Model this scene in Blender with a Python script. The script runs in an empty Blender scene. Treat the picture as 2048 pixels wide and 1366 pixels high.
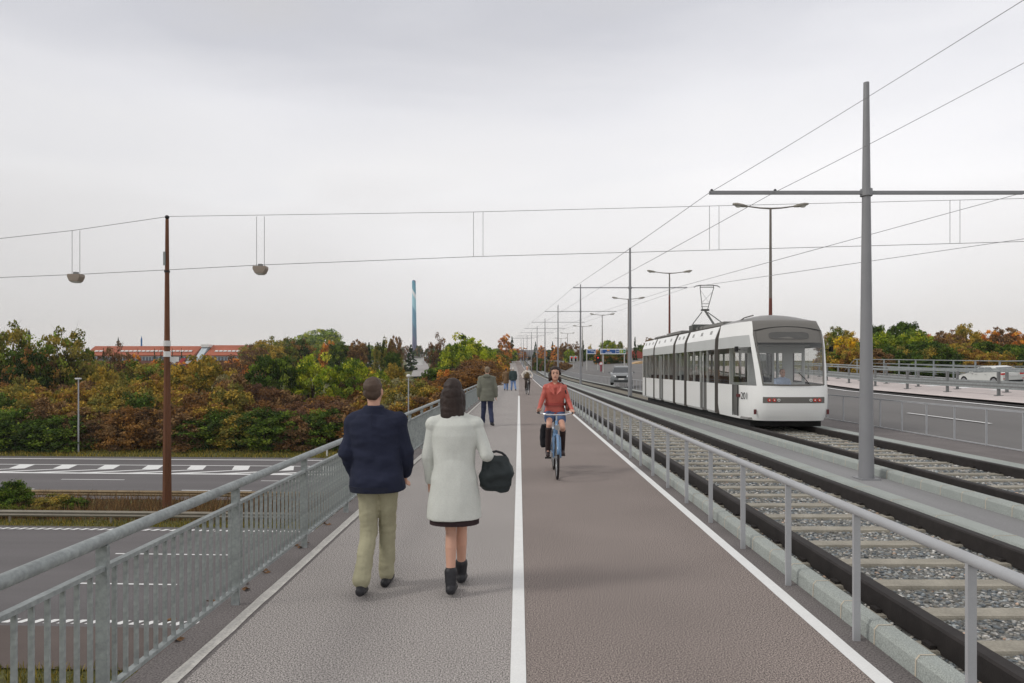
import bpy, bmesh, math, random
import numpy as np
from mathutils import Vector, Matrix, noise as mnoise

# ---------------------------------------------------------------- camera, world, sun, exposure
F = 1365.0; VX = 1038.0; HY = 735.0; EYE = 1.95          # focal length and vanishing point of the photograph
scene = bpy.context.scene
COL = scene.collection
cam_d = bpy.data.cameras.new("camera"); cam = bpy.data.objects.new("camera", cam_d); COL.objects.link(cam)
cam.location = (0, 0, EYE); cam.rotation_euler = (math.radians(90), 0, 0)
cam_d.sensor_width = 36; cam_d.lens = F / 2048 * 36
cam_d.shift_x = -(VX - 1024) / 2048; cam_d.shift_y = (HY - 683) / 2048
cam_d.clip_start = 0.05; cam_d.clip_end = 6000
scene.camera = cam
scene.view_settings.view_transform = 'Standard'; scene.view_settings.look = 'None'
scene.view_settings.exposure = 0.0; scene.view_settings.gamma = 1
scene.render.resolution_x = 1024; scene.render.resolution_y = 683

def lin(c):
    c = c / 255.0
    return c / 12.92 if c <= 0.04045 else ((c + 0.055) / 1.055) ** 2.4
def S(r, g, b, k=1.0): return (lin(r) * k, lin(g) * k, lin(b) * k, 1.0)

SUN_EL, SUN_AZ = 38, -105                                  # from the left, slightly behind the camera
w = bpy.data.worlds.new("World"); scene.world = w; w.use_nodes = True
nt = w.node_tree; nt.nodes.clear(); N = nt.nodes.new; L = nt.links.new
sky = N('ShaderNodeTexSky'); sky.sky_type = 'NISHITA'; sky.sun_disc = False
sky.sun_elevation = math.radians(SUN_EL); sky.sun_rotation = math.radians(SUN_AZ)
bg1 = N('ShaderNodeBackground'); bg1.inputs[1].default_value = 0.08; L(sky.outputs[0], bg1.inputs[0])
tc = N('ShaderNodeTexCoord'); sp = N('ShaderNodeSeparateXYZ'); L(tc.outputs['Generated'], sp.inputs[0])
mp = N('ShaderNodeMapping'); mp.inputs['Scale'].default_value = (0.9, 0.9, 3.6); mp.inputs['Rotation'].default_value = (0.1, 0.16, 0.2)
L(tc.outputs['Generated'], mp.inputs[0])
nz = N('ShaderNodeTexNoise'); nz.inputs['Scale'].default_value = 2.0; nz.inputs['Detail'].default_value = 5; nz.inputs['Roughness'].default_value = 0.5; nz.inputs['Distortion'].default_value = 0.4
L(mp.outputs[0], nz.inputs['Vector'])
nz2 = N('ShaderNodeTexNoise'); nz2.inputs['Scale'].default_value = 0.8; nz2.inputs['Detail'].default_value = 3; L(mp.outputs[0], nz2.inputs['Vector'])
ma = N('ShaderNodeMath'); ma.operation = 'MULTIPLY_ADD'; L(nz.outputs[0], ma.inputs[0]); ma.inputs[1].default_value = 0.30; L(sp.outputs[2], ma.inputs[2])
sub = N('ShaderNodeMath'); sub.operation = 'SUBTRACT'; L(ma.outputs[0], sub.inputs[0]); sub.inputs[1].default_value = 0.15
rp = N('ShaderNodeValToRGB'); L(sub.outputs[0], rp.inputs[0]); el = rp.color_ramp.elements
el[0].position = 0.0; el[0].color = S(236, 230, 225); el[1].position = 0.9; el[1].color = S(214, 211, 209)
for p_, c_ in ((0.07, (231, 228, 226)), (0.16, (235, 233, 233)), (0.25, (243, 242, 243)), (0.35, (233, 233, 237)), (0.46, (212, 213, 220)), (0.58, (214, 212, 212))):
    e_ = el.new(p_); e_.color = S(*c_)
r2 = N('ShaderNodeMapRange'); L(nz2.outputs[0], r2.inputs[0]); r2.inputs[1].default_value = 0.3; r2.inputs[2].default_value = 0.7; r2.inputs[3].default_value = 0.93; r2.inputs[4].default_value = 1.13
r3 = N('ShaderNodeMapRange'); L(sp.outputs[0], r3.inputs[0]); r3.inputs[1].default_value = -0.6; r3.inputs[2].default_value = 0.25; r3.inputs[3].default_value = 0.90; r3.inputs[4].default_value = 1.04
mm = N('ShaderNodeMath'); mm.operation = 'MULTIPLY'; L(r2.outputs[0], mm.inputs[0]); L(r3.outputs[0], mm.inputs[1])
vm = N('ShaderNodeVectorMath'); vm.operation = 'SCALE'; L(rp.outputs[0], vm.inputs[0]); L(mm.outputs[0], vm.inputs[3])
bg2 = N('ShaderNodeBackground'); bg2.inputs[1].default_value = 1.05; L(vm.outputs[0], bg2.inputs[0])
mx = N('ShaderNodeMixShader'); mx.inputs[0].default_value = 0.96; L(bg1.outputs[0], mx.inputs[1]); L(bg2.outputs[0], mx.inputs[2])
wo = N('ShaderNodeOutputWorld'); L(mx.outputs[0], wo.inputs[0])

sd = bpy.data.lights.new("sun", 'SUN'); sd.energy = 1.2; sd.angle = math.radians(11); sd.color = (1.0, 0.96, 0.9)
sun = bpy.data.objects.new("sun", sd); COL.objects.link(sun)
sun.rotation_euler = (math.radians(90 - SUN_EL), 0, math.radians(SUN_AZ) )
_d = Vector((math.sin(math.radians(SUN_AZ)) , math.cos(math.radians(SUN_AZ)), 0))
sun.rotation_euler = (Vector((-_d.x * math.cos(math.radians(SUN_EL)), -_d.y * math.cos(math.radians(SUN_EL)), -math.sin(math.radians(SUN_EL))))).to_track_quat('-Z', 'Y').to_euler()

HAZE = 0.00018
# ---------------------------------------------------------------- helpers
def P(px, py, Y): return Vector(((px - VX) * Y / F, Y, EYE - (py - HY) * Y / F))
rnd = random.Random(7)

def tag(o, label=None, cat=None, group=None, kind=None):
    if label: o['label'] = label
    if cat: o['category'] = cat
    if group: o['group'] = group
    if kind: o['kind'] = kind
    return o
def thing(name, label, cat, loc=(0, 0, 0), rz=0, group=None, sc=1):
    o = bpy.data.objects.new(name, None); COL.objects.link(o); o.empty_display_size = 0.2
    o.location = loc; o.rotation_euler = (0, 0, rz); o.scale = (sc, sc, sc) if not hasattr(sc, '__len__') else sc
    return tag(o, label, cat, group)
def dup(o, parent=None):
    c = o.copy(); COL.objects.link(c)
    if parent: c.parent = parent
    for ch in list(o.children): dup(ch, c)
    return c

_mats = {}
def M(name, col, rough=0.75, metal=0.0, var=0.12, scale=2.0, bump=0.0, bscale=60.0, spec=0.4, fine=0.0, fscale=200.0, coat=0.0, streak=None):
    if name in _mats: return _mats[name]
    m = bpy.data.materials.new(name); m.use_nodes = True; t = m.node_tree; b = t.nodes['Principled BSDF']
    b.inputs['Roughness'].default_value = rough; b.inputs['Metallic'].default_value = metal; b.inputs['Specular IOR Level'].default_value = spec
    b.inputs['Coat Weight'].default_value = coat
    c = col if len(col) == 4 else (*col, 1)
    tcn = t.nodes.new('ShaderNodeTexCoord'); vec = tcn.outputs['Object']
    if streak:
        mpn = t.nodes.new('ShaderNodeMapping'); mpn.inputs['Scale'].default_value = streak; t.links.new(vec, mpn.inputs[0]); svec = mpn.outputs[0]
    else: svec = vec
    n1 = t.nodes.new('ShaderNodeTexNoise'); n1.inputs['Scale'].default_value = scale; n1.inputs['Detail'].default_value = 6; t.links.new(svec, n1.inputs['Vector'])
    mr = t.nodes.new('ShaderNodeMapRange'); mr.inputs[1].default_value = 0.3; mr.inputs[2].default_value = 0.7; mr.inputs[3].default_value = 1 - var; mr.inputs[4].default_value = 1 + var
    t.links.new(n1.outputs[0], mr.inputs[0]); fac = mr.outputs[0]
    if fine > 0:
        n2 = t.nodes.new('ShaderNodeTexNoise'); n2.inputs['Scale'].default_value = fscale; n2.inputs['Detail'].default_value = 2; t.links.new(vec, n2.inputs['Vector'])
        m2 = t.nodes.new('ShaderNodeMapRange'); m2.inputs[1].default_value = 0.3; m2.inputs[2].default_value = 0.7; m2.inputs[3].default_value = 1 - fine; m2.inputs[4].default_value = 1 + fine
        t.links.new(n2.outputs[0], m2.inputs[0]); mu = t.nodes.new('ShaderNodeMath'); mu.operation = 'MULTIPLY'; t.links.new(fac, mu.inputs[0]); t.links.new(m2.outputs[0], mu.inputs[1]); fac = mu.outputs[0]
    vs = t.nodes.new('ShaderNodeVectorMath'); vs.operation = 'SCALE'; vs.inputs[0].default_value = c[:3]; t.links.new(fac, vs.inputs[3]); t.links.new(vs.outputs[0], b.inputs['Base Color'])
    if bump > 0:
        nb = t.nodes.new('ShaderNodeTexNoise'); nb.inputs['Scale'].default_value = bscale; nb.inputs['Detail'].default_value = 4; t.links.new(vec, nb.inputs['Vector'])
        bu = t.nodes.new('ShaderNodeBump'); bu.inputs['Strength'].default_value = bump; bu.inputs['Distance'].default_value = 0.01; t.links.new(nb.outputs[0], bu.inputs['Height']); t.links.new(bu.outputs[0], b.inputs['Normal'])
    _mats[name] = m; return m

class MB:
    def __init__(s): s.v = []; s.f = []; s.m = []
    def add(s, vs, fs, mi=0):
        o = len(s.v); s.v += [tuple(p) for p in vs]; s.f += [tuple(i + o for i in f) for f in fs]; s.m += [mi] * len(fs); return s
    def box(s, x0, x1, y0, y1, z0, z1, mi=0):
        return s.add([(x0, y0, z0), (x1, y0, z0), (x1, y1, z0), (x0, y1, z0), (x0, y0, z1), (x1, y0, z1), (x1, y1, z1), (x0, y1, z1)],
                     [(0, 3, 2, 1), (4, 5, 6, 7), (0, 1, 5, 4), (1, 2, 6, 5), (2, 3, 7, 6), (3, 0, 4, 7)], mi)
    def quad(s, a, b, c, d, mi=0): return s.add([a, b, c, d], [(0, 1, 2, 3)], mi)
    def rot(s, ang, axis='Z', c=(0, 0, 0)):
        R = Matrix.Rotation(ang, 3, axis); c = Vector(c); s.v = [tuple(R @ (Vector(p) - c) + c) for p in s.v]; return s
    def move(s, d): s.v = [(p[0] + d[0], p[1] + d[1], p[2] + d[2]) for p in s.v]; return s
    def mirror(s):                                    # add the x-mirrored copy
        o = len(s.v); n = len(s.f); s.v += [(-p[0], p[1], p[2]) for p in s.v]; s.f += [tuple(i + o for i in reversed(f)) for f in s.f[:n]]; s.m += s.m[:n]; return s
    def tube(s, pts, r, n=8, cap=True, mi=0):
        pts = [Vector(p) for p in pts]; k = len(pts); rs = r if hasattr(r, '__len__') else [r] * k
        vs = []; prev = None
        for i, p in enumerate(pts):
            d = (pts[min(i + 1, k - 1)] - pts[max(i - 1, 0)]).normalized()
            a = prev if prev is not None else (Vector((0, 0, 1)) if abs(d.z) < 0.9 else Vector((1, 0, 0)))
            u = (a - d * a.dot(d)).normalized(); prev = u; w_ = d.cross(u)
            for j in range(n):
                t = 2 * math.pi * j / n; vs.append(p + (u * math.cos(t) + w_ * math.sin(t)) * rs[i])
        fs = [(i * n + j, i * n + (j + 1) % n, (i + 1) * n + (j + 1) % n, (i + 1) * n + j) for i in range(k - 1) for j in range(n)]
        if cap: fs += [tuple(reversed(range(n))), tuple((k - 1) * n + j for j in range(n))]
        return s.add(vs, fs, mi)
    def capsule(s, A, B, ra, rb=None, n=12, mi=0):
        rb = ra if rb is None else rb; A = Vector(A); B = Vector(B); d = (B - A); d = d.normalized() if d.length > 1e-6 else Vector((0, 0, 1))
        pts = []; rs = []
        for t in (85, 60, 35, 10): pts.append(A - d * ra * math.sin(math.radians(t))); rs.append(ra * math.cos(math.radians(t)))
        for t in (10, 35, 60, 85): pts.append(B + d * rb * math.sin(math.radians(t))); rs.append(rb * math.cos(math.radians(t)))
        a = Vector((0, 0, 1)) if abs(d.z) < 0.9 else Vector((1, 0, 0)); u = (a - d * a.dot(d)).normalized(); w_ = d.cross(u)
        vs = [p + (u * math.cos(2 * math.pi * j / n) + w_ * math.sin(2 * math.pi * j / n)) * r for p, r in zip(pts, rs) for j in range(n)]
        k = len(pts); fs = [(i * n + j, i * n + (j + 1) % n, (i + 1) * n + (j + 1) % n, (i + 1) * n + j) for i in range(k - 1) for j in range(n)]
        fs += [tuple(reversed(range(n))), tuple((k - 1) * n + j for j in range(n))]
        return s.add(vs, fs, mi)
    def rings(s, R, n=24, pw=2.0, mi=0):              # stack of horizontal ellipses (cx, cy, cz, rx, ry)
        vs = []
        for (cx, cy, cz, rx, ry) in R:
            for j in range(n):
                t = 2 * math.pi * j / n; c, q = math.cos(t), math.sin(t)
                vs.append((cx + rx * math.copysign(abs(c) ** (2 / pw), c), cy + ry * math.copysign(abs(q) ** (2 / pw), q), cz))
        k = len(R); fs = [(i * n + j, i * n + (j + 1) % n, (i + 1) * n + (j + 1) % n, (i + 1) * n + j) for i in range(k - 1) for j in range(n)]
        fs += [tuple(reversed(range(n))), tuple((k - 1) * n + j for j in range(n))]
        return s.add(vs, fs, mi)
    def ball(s, c, rx, ry, rz, n=12, mi=0):
        R = [(c[0], c[1], c[2] + rz * math.sin(a), rx * math.cos(a), ry * math.cos(a)) for a in [math.radians(t) for t in (-86, -60, -35, -12, 12, 35, 60, 86)]]
        return s.rings(R, n, mi=mi)
    def prism(s, poly, a0, a1, axis='Y', mi=0):        # poly in the two other axes
        n = len(poly)
        def mk(p, a): return (p[0], a, p[1]) if axis == 'Y' else ((a, p[0], p[1]) if axis == 'X' else (p[0], p[1], a))
        vs = [mk(p, a0) for p in poly] + [mk(p, a1) for p in poly]
        fs = [(i, (i + 1) % n, n + (i + 1) % n, n + i) for i in range(n)] + [tuple(reversed(range(n))), tuple(range(n, 2 * n))]
        return s.add(vs, fs, mi)
    def build(s, name, mat, parent=None, smooth=False, fix=True, bevel=0):
        me = bpy.data.meshes.new(name); me.from_pydata(s.v, [], s.f)
        mats = mat if isinstance(mat, (list, tuple)) else [mat]
        for m_ in mats: me.materials.append(m_)
        if len(mats) > 1: me.polygons.foreach_set('material_index', s.m)
        if fix or bevel:
            bm = bmesh.new(); bm.from_mesh(me)
            if bevel: bmesh.ops.bevel(bm, geom=bm.edges[:], offset=bevel, segments=2, affect='EDGES', clamp_overlap=True)
            bmesh.ops.recalc_face_normals(bm, faces=bm.faces); bm.to_mesh(me); bm.free()
        if smooth:
            me.polygons.foreach_set('use_smooth', [True] * len(me.polygons))
            if smooth == 'auto': me.set_sharp_from_angle(angle=math.radians(35))
        o = bpy.data.objects.new(name, me); COL.objects.link(o)
        if parent: o.parent = parent
        return o

TMP = bpy.data.scenes.new('workbench')                  # shapes are joined here, one at a time
def tmp_dg():
    with bpy.context.temp_override(scene=TMP, view_layer=TMP.view_layers[0]):
        dg = bpy.context.evaluated_depsgraph_get(); dg.update(); return dg
def fuse(mb, name, mat, parent, voxel=0.012, amp=0.0, nscale=6.0, it=4, stretch=(1, 1, 1)):
    """join the overlapping shapes of mb into one continuous skin"""
    me = bpy.data.meshes.new('tmp'); me.from_pydata(mb.v, [], mb.f)
    bm = bmesh.new(); bm.from_mesh(me); bmesh.ops.recalc_face_normals(bm, faces=bm.faces); bm.to_mesh(me); bm.free()
    o = bpy.data.objects.new('tmp', me); TMP.collection.objects.link(o)
    r = o.modifiers.new('r', 'REMESH'); r.mode = 'VOXEL'; r.voxel_size = voxel; r.use_smooth_shade = True
    sm = o.modifiers.new('s', 'SMOOTH'); sm.iterations = it; sm.factor = 0.5
    dg = tmp_dg(); ev = o.evaluated_get(dg)
    m2 = bpy.data.meshes.new_from_object(ev); bpy.data.objects.remove(o); bpy.data.meshes.remove(me)
    if amp:
        n = len(m2.vertices); co = np.empty(n * 3, np.float32); no = np.empty(n * 3, np.float32); m2.vertices.foreach_get('co', co); m2.vertex_normals.foreach_get('vector', no)
        co = co.reshape(-1, 3); no = no.reshape(-1, 3); q = co * (nscale * np.array(stretch)); nn = mnoise.noise
        k = np.array([nn(a) + 0.4 * nn(a * 2.3) for a in (Vector(t_) for t_ in q)]) * amp
        k = np.maximum(k, -.35 * amp)
        m2.vertices.foreach_set('co', (co + no * k[:, None]).astype(np.float32).ravel())
    m2.name = name; m2.materials.clear(); m2.materials.append(mat)
    m2.polygons.foreach_set('use_smooth', [True] * len(m2.polygons))
    ob = bpy.data.objects.new(name, m2); COL.objects.link(ob); ob.parent = parent
    return ob

# deck alignment: lateral drift and height along the bridge
YK = [-400, 90, 120, 150, 180, 230, 280, 330, 700]
CK = [0, 0, 0, -0.05, -0.3, -0.75, -1.4, -2.0, -2.5]
ZK = [0, 0, 0.1, 0.4, 0.9, 2.0, 3.6, 5.2, 6.0]
def zR(y): return float(np.interp(y, [-400, 45, 60, 75, 90, 110, 145, 200, 260, 330, 700], [0, 0, .28, .5, .75, 1.15, 2.0, 3.6, 4.6, 5.4, 6]))   # the road right of the tracks climbs earlier
def cY(y): return float(np.interp(y, YK, CK))
def zY(y): return float(np.interp(y, YK, ZK))
YS = [-8, 0, 4, 8, 12, 20, 30, 40, 45, 50, 55, 60, 67, 75, 82, 90, 100, 110, 120, 134, 150, 165, 180, 200, 215, 230, 245, 262, 280, 300, 315, 335]
def ys_range(a, b): return sorted(set([a] + [y for y in YS if a < y < b] + [b]))
def sweep(mb, sec, a, b, closed=True, mi=0):
    ys = ys_range(a, b); n = len(sec); vs = [(x + cY(y), y, z + zY(y)) for y in ys for (x, z) in sec]
    fs = []
    for i in range(len(ys) - 1):
        for j in range(n if closed else n - 1):
            k = (j + 1) % n; fs.append((i * n + j, i * n + k, (i + 1) * n + k, (i + 1) * n + j))
    if closed: fs += [tuple(range(n)), tuple(reversed([(len(ys) - 1) * n + j for j in range(n)]))]
    mb.add(vs, fs, mi); return mb
def rect(x0, x1, z0, z1): return [(x0, z0), (x1, z0), (x1, z1), (x0, z1)]
def rz_right(x): return 0.045 * max(0.0, x - 12)      # the far road is banked

# ---------------------------------------------------------------- materials
asph_l = M('asphalt_grey', S(155, 150, 147), 0.9, var=0.06, scale=0.7, bump=0.06, bscale=160, fine=1.0, fscale=100)
asph_r = M('asphalt_red', S(134, 124, 119), 0.9, var=0.08, scale=0.7, bump=0.06, bscale=160, fine=1.0, fscale=100)
for m_ in (asph_l, asph_r):                                 # scattered dark spots trodden into the surface
    t_ = m_.node_tree; vs_ = [n for n in t_.nodes if n.type == 'VECT_MATH'][0]; old = vs_.inputs[3].links[0].from_socket
    vo = t_.nodes.new('ShaderNodeTexVoronoi'); vo.inputs['Scale'].default_value = 2.6; vo.inputs['Randomness'].default_value = 1.0
    tc_ = [n for n in t_.nodes if n.type == 'TEX_COORD'][0]; t_.links.new(tc_.outputs['Object'], vo.inputs['Vector'])
    mr3 = t_.nodes.new('ShaderNodeMapRange'); mr3.inputs[1].default_value = .018; mr3.inputs[2].default_value = .05; mr3.inputs[3].default_value = .55; mr3.inputs[4].default_value = 1.0; t_.links.new(vo.outputs['Distance'], mr3.inputs[0])
    mu3 = t_.nodes.new('ShaderNodeMath'); mu3.operation = 'MULTIPLY'; t_.links.new(old, mu3.inputs[0]); t_.links.new(mr3.outputs[0], mu3.inputs[1]); t_.links.new(mu3.outputs[0], vs_.inputs[3])
asph_e = M('asphalt_edge', S(112, 107, 106), 0.9, var=0.14, scale=1.2, bump=0.25, bscale=150, fine=0.55, fscale=80)
road_m = M('road_asphalt', S(104, 101, 102), 0.85, var=0.13, scale=0.6, fine=0.22, fscale=40, streak=(0.08, 1.0, 1), bump=0.1)
road_s = M('road_shoulder', S(98, 88, 84), 0.9, var=0.15, scale=0.6, fine=0.2, fscale=40)
road_b = M('road_bridge', S(108, 106, 105), 0.8, var=0.10, scale=0.5, fine=0.15, fscale=60, streak=(1.0, 0.1, 1), bump=0.1)
paint = M('white_paint', S(232, 233, 232), 0.65, var=0.03, scale=6, fine=0.05, fscale=90)
paint_w = M('worn_paint', S(205, 202, 196), 0.7, var=0.10, scale=9, fine=0.18, fscale=60)
galv = M('galvanised_steel', S(150, 156, 156), 0.55, 0.25, var=0.16, scale=7, fine=0.16, fscale=35, bump=0.05)
galv_l = M('light_painted_steel', S(172, 174, 177), 0.5, 0.1, var=0.05, scale=4, fine=0.04)
galv_d = M('weathered_steel', S(122, 124, 124), 0.6, 0.2, var=0.15, scale=5)
mast_m = M('grey_mast_paint', S(140, 141, 144), 0.5, 0.1, var=0.04, scale=2)
conc = M('concrete', S(170, 172, 170), 0.9, var=0.08, scale=3, fine=0.12, fscale=80, bump=0.15)
kerb_m = M('granite_kerb', S(160, 166, 162), 0.9, var=0.07, scale=3, fine=0.30, fscale=120, bump=0.3, bscale=120)
joint_m = M('kerb_mortar', S(196, 186, 168), 0.9, var=0.05)
conc_p = M('pale_concrete', S(205, 195, 192), 0.9, var=0.08, scale=1.5, fine=0.08, fscale=50)
slab_m = M('median_slab', S(140, 140, 141), 0.9, var=0.10, scale=0.8, fine=0.10, fscale=60, streak=(1.5, 0.25, 1))
ballast_m = M('ballast', S(112, 112, 109), 0.95, var=0.2, scale=25, fine=0.5, fscale=55, bump=0.8, bscale=40)
rail_m = M('dark_rail', S(46, 42, 41), 0.75, 0.1, var=0.2, scale=8, bump=0.2)
sleep_m = M('sleeper_concrete', S(158, 153, 141), 0.9, var=0.14, scale=5, fine=0.14, fscale=60, bump=0.15)
grass_m = M('grass_ground', S(92, 92, 54), 0.95, var=0.3, scale=0.8, fine=0.4, fscale=7, bump=0.6, bscale=9)
rust_m = M('rust_paint', S(106, 68, 46), 0.8, var=0.22, scale=1.6, fine=0.15, fscale=30, streak=(3, 3, 0.35), bump=0.15)
dark_m = M('black_plastic', S(28, 28, 30), 0.5, var=0.1)
white_m = M('white_plastic', S(222, 222, 220), 0.5, var=0.04)
wire_m = M('wire', S(150, 151, 154), 0.6, 0.2, var=0.02)
wire_dk = M('dark_wire', S(100, 98, 100), 0.6, 0.2, var=0.02)

# ---------------------------------------------------------------- terrain and roads
def base_left(y): return float(np.interp(y, [14, 58, 62, 75, 95, 200, 310, 500, 1000, 2500, 5200], [-5.5, -5.5, -5.2, -4.4, -3.2, 0, 1.2, 4, 12, 22, 22]))
def H(x, y):
    if y <= 14: return float(np.interp(y, [-30, 3, 14], [-1.0, -1.0, -5.5])) if -30 < x < 60 else float(np.interp(y, [-30, 3, 14], [-3.0, -3.0, -5.5]))
    if y < 58: return -5.5
    a = base_left(y); c = cY(y); d = zY(y) - 0.25
    if y > 700: return a
    left = c - 3.4
    right_z = float(np.interp(y, [58, 66, 100, 200, 400, 700], [-5.5, 0.6, 1.2, 3.2, 6, 8]))
    if x > left: z = min(d, right_z) if x < 34 else right_z
    else: z = max(a, min(d, right_z) - (left - x) * 0.5)
    if y < 66: z = min(z, max(-5.5, -5.5 + (y - 58) * 0.75))
    if y > 400: z = z * (700 - y) / 300 + a * (y - 400) / 300
    return z
mb = MB()
gx = sorted(set([-2200, -1500, -900, -600] + list(range(-400, -40, 20)) + list(range(-40, 44, 2)) + list(range(44, 200, 12)) + [240, 320, 420, 600, 900, 1500, 2200]))
gy = sorted(set([-200, -60, -30, -10, 0, 3, 8, 11, 14, 20, 30, 40, 50, 56, 58, 60, 62, 64, 66, 68] + list(range(70, 130, 5)) + list(range(130, 420, 15)) + [450, 500, 600, 700, 850, 1000, 1300, 1700, 2400]))
for y in gy:
    for x in gx:
        n = 0.0 if (y < 62 or x > -6) else mnoise.noise(Vector((x * 0.06, y * 0.06, 0))) * 0.5
        mb.v.append((x, y, H(x, y) + n - 0.02))
nx = len(gx)
for i in range(len(gy) - 1):
    for j in range(nx - 1): mb.f.append((i * nx + j, i * nx + j + 1, (i + 1) * nx + j + 1, (i + 1) * nx + j)); mb.m.append(0)
tag(mb.build('ground', grass_m, smooth=True, fix=False), kind='structure')

def hw(y0, x, dz=0.0): return (x, y0 - 0.045 * (x + 20), -5.5 + dz)          # motorway runs slightly aslant
def hstrip(mb, y0, y1, dz, x0=-400, x1=300, mi=0):
    mb.quad(hw(y0, x0, dz), hw(y0, x1, dz), hw(y1, x1, dz), hw(y1, x0, dz), mi)
m = MB(); hstrip(m, 19.0, 31.9, 0.02); hstrip(m, 38.4, 56.2, 0.02)
m2 = MB(); hstrip(m2, 17.2, 19.9, 0.024)
tag(m.build('road', road_m), kind='structure'); tag(m2.build('road_shoulder', road_s), kind='structure')
m = MB()
for y0 in (20.1, 31.2):                                                     # ribbed edge lines
    for i in range(-400, 60):
        x = i * 0.42; m.quad(hw(y0, x, .028), hw(y0, x + .24, .028), hw(y0 + .32, x + .40, .028), hw(y0 + .32, x + .16, .028))
for (y0, xs) in ((23.65, -15.3), (27.35, -16.1), (41.3, -20.5), (44.9, -30.5), (41.3, -35.5), (44.9, -18.4)):
    if y0 < 30:
        for k in range(-12, 8): hx = xs + k * 15; m.quad(hw(y0, hx, .028), hw(y0, hx + (3.6 if y0 < 25 else 5), .028), hw(y0 + .12, hx + (3.6 if y0 < 25 else 5), .028), hw(y0 + .12, hx, .028))
for y0, x_ in ((41.2, -20.4), (44.8, -16.9)):
    for k in range(-12, 12): hx = x_ + k * 13.5; m.quad(hw(y0, hx, .028), hw(y0, hx + 4.3, .028), hw(y0 + .14, hx + 4.3, .028), hw(y0 + .14, hx, .028))
hstrip(m, 54.6, 54.9, .028); hstrip(m, 51.4, 51.62, .028); hstrip(m, 47.3, 47.75, .028)
for k in range(-22, 30):                                                    # chevrons between the ramp and the carriageway
    x = -38.5 + k * 3.35
    m.quad(hw(49.5, x + .9, .028), hw(49.5, x + 2.1, .028), hw(51.4, x + 1.5, .028), hw(51.4, x + .3, .028))
    m.quad(hw(47.75, x - 2.6, .028), hw(47.75, x - 1.4, .028), hw(49.5, x + 2.1, .028), hw(49.5, x + 1.5, .028))
tag(m.build('road_marking', paint), kind='structure')

# ---------------------------------------------------------------- the bridge deck in strips
def S_(name, sec, a, b, mat, closed=True, kind='structure'):
    o = sweep(MB(), sec, a, b, closed).build(name, mat); return tag(o, kind=kind) if kind else o
S_('bridge_deck', [(-2.45, -0.9), (-1.6, -1.2), (33.2, -1.0), (34.2, -0.2), (34.2, 0.7), (12, -0.06), (9.5, -0.06), (9.5, -0.12), (-2.45, -0.12)], -8, 66, conc)
S_('path', rect(-2.45, -2.08, -0.10, 0.0), -8, 335, asph_e)
S_('path', rect(-2.08, 0.0, -0.10, 0.0), -8, 335, asph_l)
S_('path', rect(0.0, 2.25, -0.10, 0.0), -8, 335, asph_r)
S_('path', rect(2.25, 2.50, -0.10, 0.0), -8, 335, asph_e)
S_('path_marking', [(-0.055, 0.004), (0.045, 0.004)], -8, 47, paint, False)
# edge lines with slightly ragged borders
def ragged(x0, x1, a, b, mat, amp):
    m = MB(); ys = [a + (b - a) * (i / 700.0) ** 1.6 for i in range(701)]; r = random.Random(3); e0 = e1 = 0
    for y in ys:
        e0 = e0 * .6 + r.uniform(-1, 1) * amp; e1 = e1 * .6 + r.uniform(-1, 1) * amp
        m.v.append((x0 + cY(y) + e0, y, zY(y) + .004)); m.v.append((x1 + cY(y) + e1, y, zY(y) + .004))
    for i in range(700): m.f.append((2 * i, 2 * i + 1, 2 * i + 3, 2 * i + 2)); m.m.append(0)
    return tag(m.build('path_marking', mat), kind='structure')
ragged(-2.205, -2.11, 1.5, 335, paint_w, .004); ragged(2.20, 2.31, 1.5, 335, paint, .001)

def kerb(x0, x1, z0, z1, a, b, step=1.0, label=''):
    w_ = 0.03
    sec = [(x0, z0), (x1, z0), (x1, z1 - w_), (x1 - w_, z1), (x0 + w_, z1), (x0 + .006, z1 - w_)]
    o = S_('kerb', sec, a, b, kerb_m)
    j = MB(); y = a + 0.3
    while y < min(b, 40):
        for (p, q) in ((sec[0], sec[5]), (sec[5], sec[4]), (sec[4], sec[3]), (sec[3], sec[2])):
            nx_, nz_ = -(q[1] - p[1]), (q[0] - p[0]); l_ = math.hypot(nx_, nz_) or 1; ox, oz = nx_ / l_ * .0025, nz_ / l_ * .0025
            if p is sec[0]: ox, oz = -.0025, 0
            if oz < 0: ox, oz = -ox, -oz
            j.quad((p[0] + ox, y, p[1] + oz), (q[0] + ox, y, q[1] + oz), (q[0] + ox, y + .014, q[1] + oz), (p[0] + ox, y + .014, p[1] + oz))
        y += step
    tag(j.build('kerb_joint', joint_m, fix=False), kind='structure')
kerb(2.50, 2.66, -.1, .135, -6, 335, .5)
kerb(5.06, 5.36, -.1, .15, -6, 335, 1.0)
kerb(6.36, 6.58, -.1, .17, -6, 335, .5)
kerb(8.98, 9.45, -.1, .14, -6, 335, 1.0)
S_('ballast_bed', rect(2.66, 5.06, -.1, .015), -6, 335, ballast_m); S_('ballast_bed', rect(6.58, 8.98, -.1, .015), -6, 335, ballast_m)
S_('median', rect(5.36, 6.36, -.1, .02), -6, 335, slab_m)

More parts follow.
